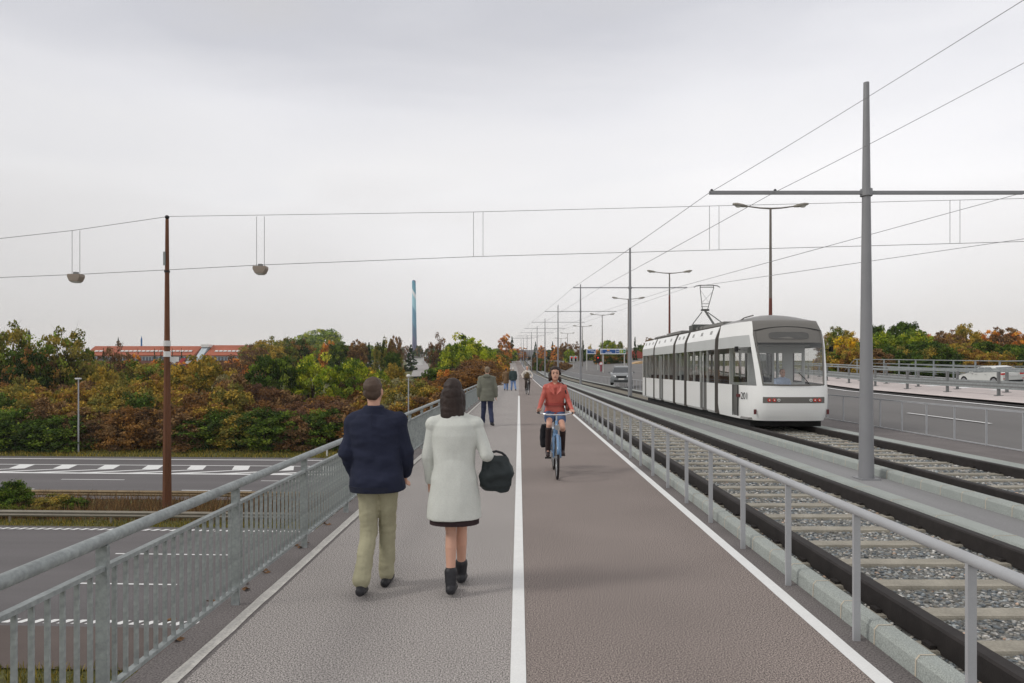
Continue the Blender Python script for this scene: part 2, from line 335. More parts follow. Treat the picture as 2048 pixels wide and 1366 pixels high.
# fence line on the far side of the tracks
FY = [-8, 35, 48, 58, 75, 335]; FX = [11.65, 11.65, 10.4, 9.75, 9.75, 9.9]
def fx(y): return float(np.interp(y, FY, FX))
mv = MB(); mr_ = MB(); ys = sorted(set(YS + [35, 48, 58]))
for i, y in enumerate(ys):
    c, z = cY(y), zY(y)
    mv.v += [(9.45 + c, y, z + .0), (fx(y) + c, y, z + .0)]
    mr_.v += [(fx(y) + c, y, z - .004), (12.6 + c, y, zR(y) - .004 ), (34.0 + c, y, zR(y) + rz_right(34.0))]
    if i:
        k = 2 * (i - 1); mv.f.append((k, k + 1, k + 3, k + 2)); mv.m.append(0)
        k = 3 * (i - 1); mr_.f += [(k, k + 1, k + 4, k + 3), (k + 1, k + 2, k + 5, k + 4)]; mr_.m += [0, 0]
tag(mv.build('verge', asph_e), kind='structure'); tag(mr_.build('road', road_b), kind='structure')
def RL(off, y): return (19.7 + 0.0936 * (y - 26.5) + off)
def rstrip(mb, o0, o1, a, b, dz, mi=0):
    ys = ys_range(a, b); n0 = len(mb.v)
    for y in ys:
        for o in (o0, o1): x = RL(o, y); mb.v.append((x, y, zR(y) + rz_right(x) + dz))
    for i in range(len(ys) - 1): k = n0 + 2 * i; mb.f.append((k, k + 1, k + 3, k + 2)); mb.m.append(mi)
m = MB(); rstrip(m, 0, .22, 2, 110, .005); rstrip(m, 7.6, 7.75, 2, 110, .005); rstrip(m, 11.2, 11.4, 2, 110, .005)
for k in range(-2, 12):
    a = 22 + k * 13.5
    if a > 2: 
        x0, x1 = 16.2 - (0.14 * max(0, 0)), 16.32
        m.quad((15.1 + .03 * (a - 20), a, rz_right(15.1) + zR(a) + .006), (15.22 + .03 * (a - 20), a, rz_right(15.2) + zR(a) + .006), (15.22 + .03 * (a - 15), a + 5, rz_right(15.4) + zR(a + 5) + .008), (15.1 + .03 * (a - 15), a + 5, rz_right(15.3) + zR(a + 5) + .008))
for k in range(24):
    a = 4 + k * 3.6; x = RL(3.9, a); q = lambda o, y: (RL(o, y), y, zR(y) + rz_right(RL(o, y)) + .105)
    m.quad(q(5.0, a), q(5.9, a + .2), q(5.9, a + 1.4), q(5.0, a + 1.0))
tag(m.build('road_marking', paint), kind='structure')
m = MB(); rstrip(m, .42, .85, 2, 110, .012); tag(m.build('gutter_kerb_shadow', rail_m), kind='structure')  # dark gutter band, the island kerb's shadow painted in as a flat strip
m = MB(); rstrip(m, .85, 6.6, 2, 110, .10); rstrip(m, .85, .851, 2, 110, .0)
tag(m.build('concrete_island', conc_p), kind='structure')
for (px_, py_) in ((3.5, 35), (15, 35), (27, 35)):
    p = MB().tube([(0, 0, -5.5), (0, 0, -1.05)], .55, 20).build('bridge_pier', conc); p.location = (px_, py_, 0)
    tag(p, {3.5: 'round concrete pier holding up the bridge under the near tram track', 15: 'round concrete pier under the middle of the bridge road', 27: 'round concrete pier under the far side of the bridge road'}[px_], 'pier')

# ---------------------------------------------------------------- tracks
def track(x0, x1, label, railx, seed, ya=-5):
    t = thing('tram_track', label, 'tram track', (0, 0, 0))
    for x in railx:
        o = sweep(MB(), [(x, .03), (x + .12, .03), (x + .12, .185), (x + .105, .20), (x + .015, .20), (x, .185)], ya, 335).build('rail', rail_m, t)
    r = random.Random(seed); ys = []; y = 1.2
    while y < 325: ys.append(y); y += .69
    proto = MB().box(x0, x1, -.10, .10, -.03, .045).build('sleeper', sleep_m, t, bevel=.008)
    first = 1
    for y in ys[:100]:
        o = proto if first else proto.copy()
        if not first: COL.objects.link(o); o.parent = t
        first = 0; o.location = (cY(y) + r.uniform(-.02, .02), y, zY(y) + r.uniform(0, .006)); o.rotation_euler = (0, 0, r.uniform(-.006, .006))
    m = MB()
    for y in ys[100:]: m.box(x0 + cY(y), x1 + cY(y), y - .1, y + .1, zY(y) - .03, zY(y) + .045)
    tag(m.build('sleepers', sleep_m, t), kind='stuff')
    f = MB()
    for y in ys[:60]:
        for x in railx:
            for s_ in (-.05, .12 + .01): f.box(x + s_, x + s_ + .04, y - .05, y + .05, .045, .075)
    tag(f.build('rail_fastenings', rail_m, t, fix=False), kind='stuff')
track(2.72, 5.04, 'tram track with pale sleepers right beside the path railing', (2.82, 4.76), 1)
track(6.62, 8.94, 'tram track under the white tram, beyond the narrow grey median', (6.84, 8.62), 2)

# loose stones of the ballast near the camera
def stones(name, boxes, n, seed, smin, smax, z):
    rs = np.random.RandomState(seed)
    t = (1 + 5 ** .5) / 2
    ico = np.array([(-1, t, 0), (1, t, 0), (-1, -t, 0), (1, -t, 0), (0, -1, t), (0, 1, t), (0, -1, -t), (0, 1, -t), (t, 0, -1), (t, 0, 1), (-t, 0, -1), (-t, 0, 1)]) / math.sqrt(1 + t * t)
    fi = np.array([(0, 11, 5), (0, 5, 1), (0, 1, 7), (0, 7, 10), (0, 10, 11), (1, 5, 9), (5, 11, 4), (11, 10, 2), (10, 7, 6), (7, 1, 8), (3, 9, 4), (3, 4, 2), (3, 2, 6), (3, 6, 8), (3, 8, 9), (4, 9, 5), (2, 4, 11), (6, 2, 10), (8, 6, 7), (9, 8, 1)])
    x0, x1, y0, y1 = boxes
    u = rs.rand(n); ys = y0 * (y1 / y0) ** (u ** 0.9)                          # denser towards the camera
    c = np.stack([rs.uniform(x0, x1, n), ys, z + rs.uniform(-.012, .012, n)], 1)
    s = rs.uniform(smin, smax, (n, 1)) * (0.7 + 0.05 * ys[:, None]); sc = s * np.stack([rs.uniform(.9, 1.6, n), rs.uniform(.6, 1.1, n), rs.uniform(.35, .7, n)], 1)
    a = rs.uniform(0, math.pi, n); ti = rs.uniform(-.35, .35, n)
    v = ico[None] * rs.uniform(.75, 1.2, (n, 12, 1)) * sc[:, None, :]
    v = np.stack([v[..., 0], v[..., 1] * np.cos(ti)[:, None] - v[..., 2] * np.sin(ti)[:, None], v[..., 1] * np.sin(ti)[:, None] + v[..., 2] * np.cos(ti)[:, None]], -1)
    v = np.stack([v[..., 0] * np.cos(a)[:, None] - v[..., 1] * np.sin(a)[:, None], v[..., 0] * np.sin(a)[:, None] + v[..., 1] * np.cos(a)[:, None], v[..., 2]], -1)
    v += c[:, None, :]
    f = (fi[None] + 12 * np.arange(n)[:, None, None]).reshape(-1, 3)
    base = np.array([(122, 128, 132), (152, 154, 152), (172, 168, 160), (194, 192, 188), (136, 134, 128), (104, 110, 114), (184, 160, 142), (160, 166, 168)]) / 255.0
    col = base[rs.choice(8, n, p=[.2, .2, .14, .1, .16, .13, .02, .05])] * rs.uniform(.8, 1.15, (n, 1))
    return raw_mesh(name, v.reshape(-1, 3), f, 3, np.repeat(col ** 2.2, 20, 0))
def raw_mesh(name, v, f, k, facecol=None):
    me = bpy.data.meshes.new(name); me.vertices.add(len(v)); me.vertices.foreach_set('co', np.asarray(v, np.float32).ravel())
    nf = len(f); me.loops.add(nf * k); me.loops.foreach_set('vertex_index', np.asarray(f, np.int32).ravel())
    me.polygons.add(nf); me.polygons.foreach_set('loop_start', np.arange(0, nf * k, k, dtype=np.int32)); me.polygons.foreach_set('loop_total', np.full(nf, k, np.int32))
    me.update(calc_edges=True)
    if facecol is not None:
        at = me.color_attributes.new('Col', 'FLOAT_COLOR', 'CORNER'); c4 = np.concatenate([facecol, np.ones((nf, 1))], 1)
        at.data.foreach_set('color', np.repeat(c4, k, 0).astype(np.float32).ravel())
    return me
def col_mat(name, rough=.85, trans=0.0, gain=1.0):
    m = bpy.data.materials.new(name); m.use_nodes = True; t = m.node_tree; b = t.nodes['Principled BSDF']; b.inputs['Roughness'].default_value = rough; b.inputs['Specular IOR Level'].default_value = .25
    a = t.nodes.new('ShaderNodeVertexColor'); a.layer_name = 'Col'; src = a.outputs[0]
    t.links.new(src, b.inputs['Base Color'])
    if trans:
        tr = t.nodes.new('ShaderNodeBsdfTranslucent'); t.links.new(src, tr.inputs[0]); mxs = t.nodes.new('ShaderNodeMixShader'); mxs.inputs[0].default_value = trans
        out = t.nodes['Material Output']; t.links.new(b.outputs[0], mxs.inputs[1]); t.links.new(tr.outputs[0], mxs.inputs[2]); t.links.new(mxs.outputs[0], out.inputs[0])
    return m
stone_mat = col_mat('stone')
for args in (('gravel', (2.67, 5.05, 3.0, 26), 46000, 5, .012, .022, .012), ('gravel', (6.60, 8.96, 9.0, 30), 22000, 6, .016, .026, .012)):
    me = stones(*args); me.materials.append(stone_mat); o = bpy.data.objects.new('gravel', me); COL.objects.link(o); tag(o, kind='stuff', label='grey track gravel between the sleepers', cat='gravel')

# ---------------------------------------------------------------- left railing (along the path)
RX = -2.33
t = thing('bridge_railing', 'grey steel railing with close upright bars on the left edge of the path', 'railing', (RX, 4, 0))
t.location = (0, 0, 0)
sweep(MB(), [(RX + .036 * math.cos(a) * 1.0, .985 + .036 * math.sin(a)) for a in [k * math.pi / 6 for k in range(12)]], -3.5, 68).build('handrail', galv, t, smooth=True)
sweep(MB(), rect(RX - .022, RX + .022, .815, .84), -3.5, 68).build('upper_rail', galv, t)
sweep(MB(), rect(RX - .022, RX + .022, .12, .145), -3.5, 68).build('lower_rail', galv, t)
posts = [3.82 + 1.79 * k for k in range(-4, 36)]
proto = None
for y in posts:
    if proto is None:
        proto = MB().box(-.032, .032, -.014, .014, 0, .955).build('post', galv, t); o = proto
    else: o = proto.copy(); COL.objects.link(o); o.parent = t
    o.location = (RX + cY(y), y, zY(y))
bal = []
for y in posts[:-1]:
    for i in range(1, 16): bal.append(y + 1.79 * i / 16)
bal = [y for y in bal if y > 1.4]
pb = None
for y in bal[:100]:
    if pb is None: pb = MB().box(-.013, .013, -.006, .006, .13, .83).build('baluster', galv, t); o = pb
    else: o = pb.copy(); COL.objects.link(o); o.parent = t
    o.location = (RX + cY(y), y, zY(y))
m = MB()
for y in bal[100:]: m.box(RX + cY(y) - .013, RX + cY(y) + .013, y - .006, y + .006, zY(y) + .13, zY(y) + .83)
tag(m.build('balusters', galv, t, fix=False), kind='stuff')

# ---------------------------------------------------------------- right railing and far fence
t = thing('guard_railing', 'pale grey steel railing with round handrail between the path and the tram track', 'railing', (0, 0, 0))
sweep(MB(), [(2.41 + .033 * math.cos(a), .925 + .033 * math.sin(a)) for a in [k * math.pi / 6 for k in range(12)]], -3, 335).build('handrail', galv_l, t, smooth=True)
y = 3.64 - 1.235 * 4; proto = None; n = 0
while y < 130 and n < 100:
    if proto is None: proto = MB().box(-.024, .024, -.012, .012, 0, .905).build('post', galv_l, t); o = proto
    else: o = proto.copy(); COL.objects.link(o); o.parent = t
    o.location = (2.41 + cY(y), y, zY(y)); y += 1.235; n += 1
m = MB()
while y < 325: m.box(2.386 + cY(y), 2.434 + cY(y), y - .012, y + .012, zY(y), zY(y) + .905); y += 1.235
tag(m.build('posts', galv_l, t), kind='stuff')

t = thing('roadside_fence', 'thin pale metal fence with slim posts between the far tram track and the road', 'fence', (0, 0, 0))
for z0, z1, nm in ((.90, .945, 'top_rail'), (.015, .04, 'bottom_rail')):
    m = MB(); ys = sorted(set(ys_range(2, 200) + [35, 48, 58])); k0 = 0
    for i, y in enumerate(ys):
        x = fx(y) + cY(y); z = zY(y); m.v += [(x - .02, y, z + z0), (x + .02, y, z + z0), (x + .02, y, z + z1), (x - .02, y, z + z1)]
        if i:
            a = 4 * (i - 1)
            for j in range(4): m.f.append((a + j, a + (j + 1) % 4, a + 4 + (j + 1) % 4, a + 4 + j)); m.m.append(0)
    m.build(nm, galv_l, t)
y = 15.76 - 1.25 * 8; proto = None; n = 0
while n < 100:
    if proto is None: proto = MB().box(-.022, .022, -.012, .012, 0, .9).build('post', galv_l, t); o = proto
    else: o = proto.copy(); COL.objects.link(o); o.parent = t
    o.location = (fx(y) + cY(y), y, zY(y)); y += 1.25; n += 1
m = MB()
while y < 200: m.box(fx(y) + cY(y) - .02, fx(y) + cY(y) + .02, y - .012, y + .012, zY(y), zY(y) + .9); y += 1.25
tag(m.build('posts', galv_l, t), kind='stuff')

# guardrails on the concrete island (posts, lower beam, top rail)
def guard(off, a, b, step, label, y_first, h=1.22, beam=True, mat=galv_d):
    t = thing('guardrail', label, 'guardrail', (0, 0, 0))
    def pt(o, y, z): x = RL(o, y); return (x, y, zR(y) + rz_right(x) + .10 + z)
    def bar(o0, o1, z0, z1, nm, mt):
        m = MB(); ys = ys_range(a, b)
        for i, y in enumerate(ys):
            m.v += [pt(off + o0, y, z0), pt(off + o1, y, z0), pt(off + o1, y, z1), pt(off + o0, y, z1)]
            if i:
                k = 4 * (i - 1)
                for j in range(4): m.f.append((k + j, k + (j + 1) % 4, k + 4 + (j + 1) % 4, k + 4 + j)); m.m.append(0)
        m.build(nm, mt, t)
    if beam:
        for z0, dx in ((.34, 0), (.42, .05), (.50, 0)): bar(-.12 - dx * 0, -.06 + dx * 0, z0, z0 + .08, 'beam', galv if z0 != .42 else mat)
    bar(-.06, .06, h - .08, h, 'top_rail', galv)
    y = y_first
    while y < b:
        if y > a: x, yy, z = pt(off, y, 0); MB().box(-.06, .06, -.05, .05, 0, h - .08).box(-.16, .16, -.12, .12, 0, .03).build('post', mat, t).location = (x, yy, z)
        y += step
guard(2.7, 6, 74, 4.6, 'galvanised guardrail with a low beam on the near side of the pale concrete island', 5.1)
guard(4.4, 6, 74, 4.6, 'galvanised guardrail behind the first one on the pale concrete island', 7.2)
guard(12.0, 6, 66, 4.6, 'guardrail on the far side of the road behind the white car', 6.0, h=.85)
t = thing('parapet_railing', 'grey bridge railing with three horizontal bars in front of the trees on the right', 'railing', (0, 0, 0))
def pp(y): return (32.0 + .02 * (y - 43), y, zR(y) + .95)
for h in (.48, .78, 1.08, 1.42):
    pts = [pp(y) for y in (14, 30, 45, 60, 66)]
    MB().tube([(p[0], p[1], p[2] + h) for p in pts] + ([(32.9, 69, 1.62)] if h == 1.42 else []), .035 if h > 1.2 else .022, 6).build('bar', galv, t)
for k in range(21):
    y = 15.5 + 2.5 * k; p = pp(y); MB().box(-.05, .05, -.03, .03, 0, 1.42).build('post', galv, t).location = p
m = MB(); 
for a_, b_ in ((10, 66),): m.prism([(33.2, .6), (31.6, .6), (31.6, 1.02), (33.2, 1.02)], a_, b_)
tag(m.build('parapet_base', conc), kind='structure')

# ---------------------------------------------------------------- vegetation
leaf_mat = col_mat('leaves', .8, .22)
bark_m = M('bark', S(84, 70, 56), .95, var=.25, scale=4, bump=.4, bscale=20)
PAL = {
 'dark': [(54, 74, 33), (70, 90, 38), (86, 102, 42), (47, 63, 31)],
 'green': [(88, 112, 42), (112, 132, 50), (132, 146, 58), (72, 94, 38)],
 'lime': [(158, 170, 48), (182, 186, 60), (132, 152, 46), (192, 190, 72)],
 'olive': [(122, 117, 58), (143, 131, 65), (102, 104, 51), (159, 140, 67)],
 'rust': [(132, 96, 56), (148, 108, 58), (112, 82, 52), (160, 120, 66)],
 'brown': [(113, 90, 65), (131, 104, 72), (97, 76, 58), (147, 117, 79)],
 'orange': [(204, 127, 58), (222, 149, 65), (177, 108, 54), (231, 170, 79)],
 'yellow': [(238, 197, 49), (250, 218, 63), (220, 172, 45), (197, 163, 54)],
 'gold': [(158, 134, 58), (176, 146, 60), (134, 122, 54), (188, 158, 70)],
 'purple': [(106, 80, 64), (120, 90, 68), (94, 72, 60), (132, 100, 72)],
 'conifer': [(49, 67, 47), (60, 81, 54), (42, 56, 42), (70, 88, 56)],
 'grey': [(140, 136, 99), (159, 152, 113), (122, 120, 86), (174, 163, 122)],
}
def crown(seed, shape, pal, pal2=None, mix=.25, ncl=90, per=55, leaf=.2, size=(3, 3, 3), gap=.0, clr=.2, twig=False):
    rs = np.random.RandomState(seed); rx, ry, rz = size
    th = rs.uniform(0, 2 * math.pi, ncl); u = rs.uniform(-1, 1, ncl)
    if shape == 'cone':
        h = rs.rand(ncl) ** 1.15; rad = (1 - h) * (.55 + .45 * rs.rand(ncl)) ; c = np.stack([rad * rx * np.cos(th), rad * ry * np.sin(th), 2 * rz * h], 1); csz = np.full(ncl, 1.0) * (.3 + .7 * (1 - h))
    elif shape == 'bush':
        k = .45 + .55 * rs.rand(ncl) ** .5; ph = np.abs(u); q = np.sqrt(1 - ph ** 2); c = np.stack([k * q * rx * np.cos(th), k * q * ry * np.sin(th), 2 * rz * (k * ph) ** .85 * .98], 1); csz = rs.uniform(.7, 1.2, ncl)
    elif shape == 'willow':
        k = .5 + .5 * rs.rand(ncl) ** .5; q = np.sqrt(1 - u ** 2); c = np.stack([k * q * rx * np.cos(th), k * q * ry * np.sin(th), rz + k * u * rz], 1); csz = rs.uniform(.7, 1.1, ncl)
    else:
        k = .4 + .6 * rs.rand(ncl) ** .45; q = np.sqrt(1 - u ** 2); lump = 1 + .14 * np.sin(3 * th + seed) * np.cos(2.3 * u * 2 + seed) + rs.uniform(-.08, .05, ncl)
        k = k * lump; c = np.stack([k * q * rx * np.cos(th), k * q * ry * np.sin(th), rz + k * u * rz], 1); csz = rs.uniform(.7, 1.25, ncl)
    R = clr * max(rx, ry)
    pos = np.repeat(c, per, 0); n = len(pos)
    off = rs.normal(0, 1, (n, 3)); off /= np.linalg.norm(off, axis=1)[:, None]; off *= (rs.rand(n, 1) ** .5)
    s3 = np.array([R, R, R * .62]) if shape != 'willow' else np.array([R * .6, R * .6, R * 1.7])
    pos = pos + off * s3 * np.repeat(csz, per)[:, None]
    if gap: keep = rs.rand(n) > gap; pos = pos[keep]
    else: keep = np.ones(n, bool)
    pos[:, 2] = np.maximum(pos[:, 2], .05); n = len(pos)
    nrm = rs.normal(0, 1, (n, 3)); nrm[:, 2] += .5; nrm /= np.linalg.norm(nrm, axis=1)[:, None]
    a = np.cross(nrm, rs.normal(0, 1, (n, 3))); a /= np.linalg.norm(a, axis=1)[:, None]; b = np.cross(nrm, a)
    ls = leaf * rs.uniform(.55, 1.3, (n, 1)); lw = .55 if shape != 'willow' else .3
    v = np.stack([pos - a * ls, pos - b * ls * lw, pos + a * ls, pos + b * ls * lw], 1).reshape(-1, 3)
    f = np.arange(4 * n).reshape(n, 4)
    pc = np.array(PAL[pal]) ; pc2 = np.array(PAL[pal2 or pal])
    cc = np.where((rs.rand(ncl) < mix)[:, None], pc2[rs.choice(4, ncl)], pc[rs.choice(4, ncl)]) / 255.0
    cl = np.repeat(cc, per, 0)[keep]; lc = np.where((rs.rand(n) < .16)[:, None], pc[rs.choice(4, n)] / 255.0, cl) * rs.uniform(.82, 1.15, (n, 1))
    me = raw_mesh('crown', v, f, 4, np.clip(lc * 1.05, 0, 1) ** 2.2); me.materials.append(leaf_mat)
    m = MB(); top = 2 * rz
    m.tube([(0, 0, -1.2), (.04, .02, rz * .5), (.1 * rs.randn() * .5, .05, rz * 1.05)], [.06 * rx + .05, .045 * rx + .03, .02 * rx + .01], 7)
    for i in rs.choice(ncl, min(ncl, 16 if shape != 'cone' else 4), replace=False):
        p = c[i] * .95; b0 = (0, 0, min(rz * .9, max(.1, p[2] * .45))); m.tube([b0, ((p[0]) * .5, p[1] * .5, (b0[2] + p[2]) * .52), tuple(p)], [.022 * rx + .015, .014 * rx + .01, .008], 5)
    if twig:
        for i in range(ncl):
            p = c[i]; o = rs.normal(0, .3, 3); m.tube([tuple(p * .7), tuple(p + o * .4), tuple(p + o + np.array([0, 0, .4]))], [.02, .012, .004], 4)
    tm = bpy.data.meshes.new('trunk'); tm.from_pydata(m.v, [], m.f); tm.materials.append(bark_m)
    return (me, tm)
PROTO = {}
def proto(key, *a, **k): PROTO[key] = crown(*a, **k)
for i, (k, p, p2, mx_) in enumerate((('b_rust', 'rust', 'brown', .4), ('b_rust2', 'brown', 'rust', .3), ('b_purple', 'purple', 'rust', .25), ('b_olive', 'olive', 'gold', .3), ('b_green', 'green', 'dark', .5), ('b_dark', 'dark', 'green', .3), ('b_gold', 'gold', 'rust', .4), ('b_orange', 'orange', 'gold', .4), ('b_grey', 'grey', 'olive', .4))):
    proto(k, 11 + i, 'bush', p, p2, mx_, 130, 80, .13, (2.6, 2.4, 2.2), .05, .26, twig=True)
proto('r_olive', 31, 'round', 'olive', 'green', .4, 162, 65, .165, (3.4, 3.2, 3.4), .15, .2, twig=True)
proto('r_gold', 32, 'round', 'gold', 'olive', .35, 162, 65, .165, (3.4, 3.2, 3.0), 0, .2)
proto('r_dark', 33, 'round', 'dark', 'green', .35, 175, 65, .165, (3.4, 3.2, 3.1), 0, .2)
proto('r_lime', 34, 'round', 'lime', 'green', .4, 175, 65, .165, (3.4, 3.2, 3.1), 0, .2)
proto('r_green', 35, 'round', 'green', 'lime', .35, 175, 65, .165, (3.4, 3.2, 3.2), 0, .2)
proto('r_brown', 36, 'round', 'brown', 'rust', .4, 150, 58, .165, (3.0, 3.0, 3.6), .1, .2, twig=True)
proto('r_orange', 37, 'round', 'orange', 'rust', .4, 150, 65, .165, (3.0, 3.0, 3.4), .05, .2)
proto('r_yellow', 38, 'round', 'yellow', 'gold', .5, 162, 65, .165, (3.2, 3.0, 3.2), .05, .2)
proto('r_sparse', 39, 'round', 'purple', 'brown', .4, 112, 33, .165, (3.0, 3.0, 3.6), .2, .2, twig=True)
proto('willow', 40, 'willow', 'olive', 'dark', .4, 120, 50, .26, (3.0, 3.0, 4.0), 0, .2)
proto('conifer', 41, 'cone', 'conifer', 'dark', .3, 130, 36, .2, (2.2, 2.2, 4.2), 0, .22)
proto('r_mixed', 42, 'round', 'dark', 'rust', .4, 187, 65, .165, (3.6, 3.2, 3.2), .05, .2)

def tree(key, x, y, w_, h, label, group=None, name='tree', cat='tree', z=None, rz=None):
    """w_ = crown width, h = total height in metres"""
    me, tm = PROTO[key]; bs = [v for v in me.vertices[0].co]; 
    if not hasattr(tree, 'dim'): tree.dim = {}
    if key not in tree.dim:
        co = np.empty(len(me.vertices) * 3, np.float32); me.vertices.foreach_get('co', co); co = co.reshape(-1, 3); tree.dim[key] = (np.percentile(co[:, 0], 99) - np.percentile(co[:, 0], 1), np.percentile(co[:, 2], 99.6))
    dx, dz = tree.dim[key]; z = H(x, y) if z is None else z
    t = thing(name, label, cat, (x, y, z), rnd.uniform(0, 6.28) if rz is None else rz, group, (w_ / dx, w_ / dx, h / dz))
    for nm, mesh in (('crown', me), ('trunk', tm)):
        o = bpy.data.objects.new(nm, mesh); COL.objects.link(o); o.parent = t
    return t
def tpx(key, px, top, Y, wpx, label, **k):
    """tree whose crown top shows at image row `top` and whose width is wpx"""
    p = P(px, top, Y); x = p.x; z = H(x, Y); return tree(key, x, Y, wpx * Y / F, p.z - z, label, **k)

# the long shrub belt beyond the motorway
GB = 'shrubs of the dense belt beyond the motorway'
kinds = {'b_rust': 'russet', 'b_rust2': 'brown', 'b_purple': 'purplish brown', 'b_olive': 'olive', 'b_green': 'green', 'b_dark': 'dark green', 'b_gold': 'golden brown', 'b_orange': 'orange', 'b_grey': 'grey green'}
ROWN = ['front row', 'second row', 'third row', 'rear row']
def where(px):
    return 'at the left edge' if px < 70 else 'left of the flat headed lamp' if px < 157 else 'right of the flat headed lamp' if px < 245 else 'left of the rusty mast' if px < 335 else 'right of the rusty mast' if px < 440 else 'below the round green tree' if px < 590 else 'left of the man in navy' if px < 690 else 'behind the walking couple'
r = random.Random(11)
def bush(px, top, Y, key, w_, row):
    return tpx(key, px, top, Y, w_ * F / Y, '%s shrub, %s of the belt, %s' % (kinds[key], ROWN[row], where(px)), name='shrub', cat='shrub', group=GB)
for row, (Y, dy, ks, step) in enumerate(((61.5, 830, ['b_green', 'b_olive', 'b_olive', 'b_dark', 'b_rust2', 'b_rust'], 44), (63.5, 800, ['b_rust2', 'b_olive', 'b_rust', 'b_gold', 'b_dark'], 54), (66, 778, ['b_rust', 'b_gold', 'b_rust2', 'b_olive', 'b_olive', 'b_purple'], 56), (70, 764, ['b_rust', 'b_olive', 'b_gold', 'b_rust2'], 60))):
    px = -60 + row * 17
    while px < 905 - row * 8:
        ks2 = ks
        if 480 < px < 720 and row >= 1: ks2 = ['b_purple', 'b_rust2', 'b_purple', 'b_rust']
        if 200 < px < 420 and row == 3: ks2 = ['b_gold', 'b_olive', 'b_gold']
        low = 20 * (row > 0) * (1 if 340 < px < 460 or 480 < px < 745 else 0)
        bush(px, dy + low + r.uniform(-14, 12), Y + r.uniform(-.6, .8), r.choice(ks2), r.uniform(4.4, 5.6), row); px += step * r.uniform(.8, 1.2)
# shrubs on the slope beside the path
for (px, top, Y, k, w_) in ((800, 790, 64, 'b_grey', 5), (850, 765, 66, 'b_olive', 5), (780, 760, 75, 'b_grey', 6), (860, 760, 72, 'b_rust', 5), (890, 742, 76, 'b_orange', 3.2), (905, 752, 70, 'b_rust', 5.5), (935, 745, 72, 'b_rust', 6), (968, 738, 76, 'b_rust', 6), (925, 735, 84, 'b_purple', 6),
        (960, 722, 92, 'b_rust', 7), (990, 728, 88, 'b_rust', 5), (1003, 735, 80, 'b_rust2', 3.5), (985, 715, 105, 'b_gold', 8), (1010, 722, 104, 'b_rust', 6), (1018, 730, 96, 'b_purple', 3.6), (1022, 712, 130, 'b_orange', 6), (1008, 706, 140, 'b_gold', 8), (880, 735, 90, 'b_green', 7), (830, 762, 84, 'b_olive', 6), (740, 765, 78, 'b_rust', 6), (700, 758, 82, 'b_rust2', 6), (815, 765, 70, 'b_rust2', 5), (875, 775, 66, 'b_orange', 3), (760, 775, 70, 'b_gold', 5)):
    px = min(px, VX + (-2.6 + cY(Y) - .42 * w_) * F / Y)
    tpx(k, px, top, Y, w_ * F / Y, '%s bush, %s' % (kinds[k], 'low beside the path, right of the parka person' if px > 985 else 'beside the path behind the parka person' if px > 940 else 'beside the path, just left of the parka person' if px > 885 else 'between the globe lamp and the parka person' if px > 817 else 'behind the head of the man in navy'), name='bush', cat='bush', group='%s bushes on the slope %s' % (kinds[k], 'by the path' if px > 900 else 'behind the couple'))

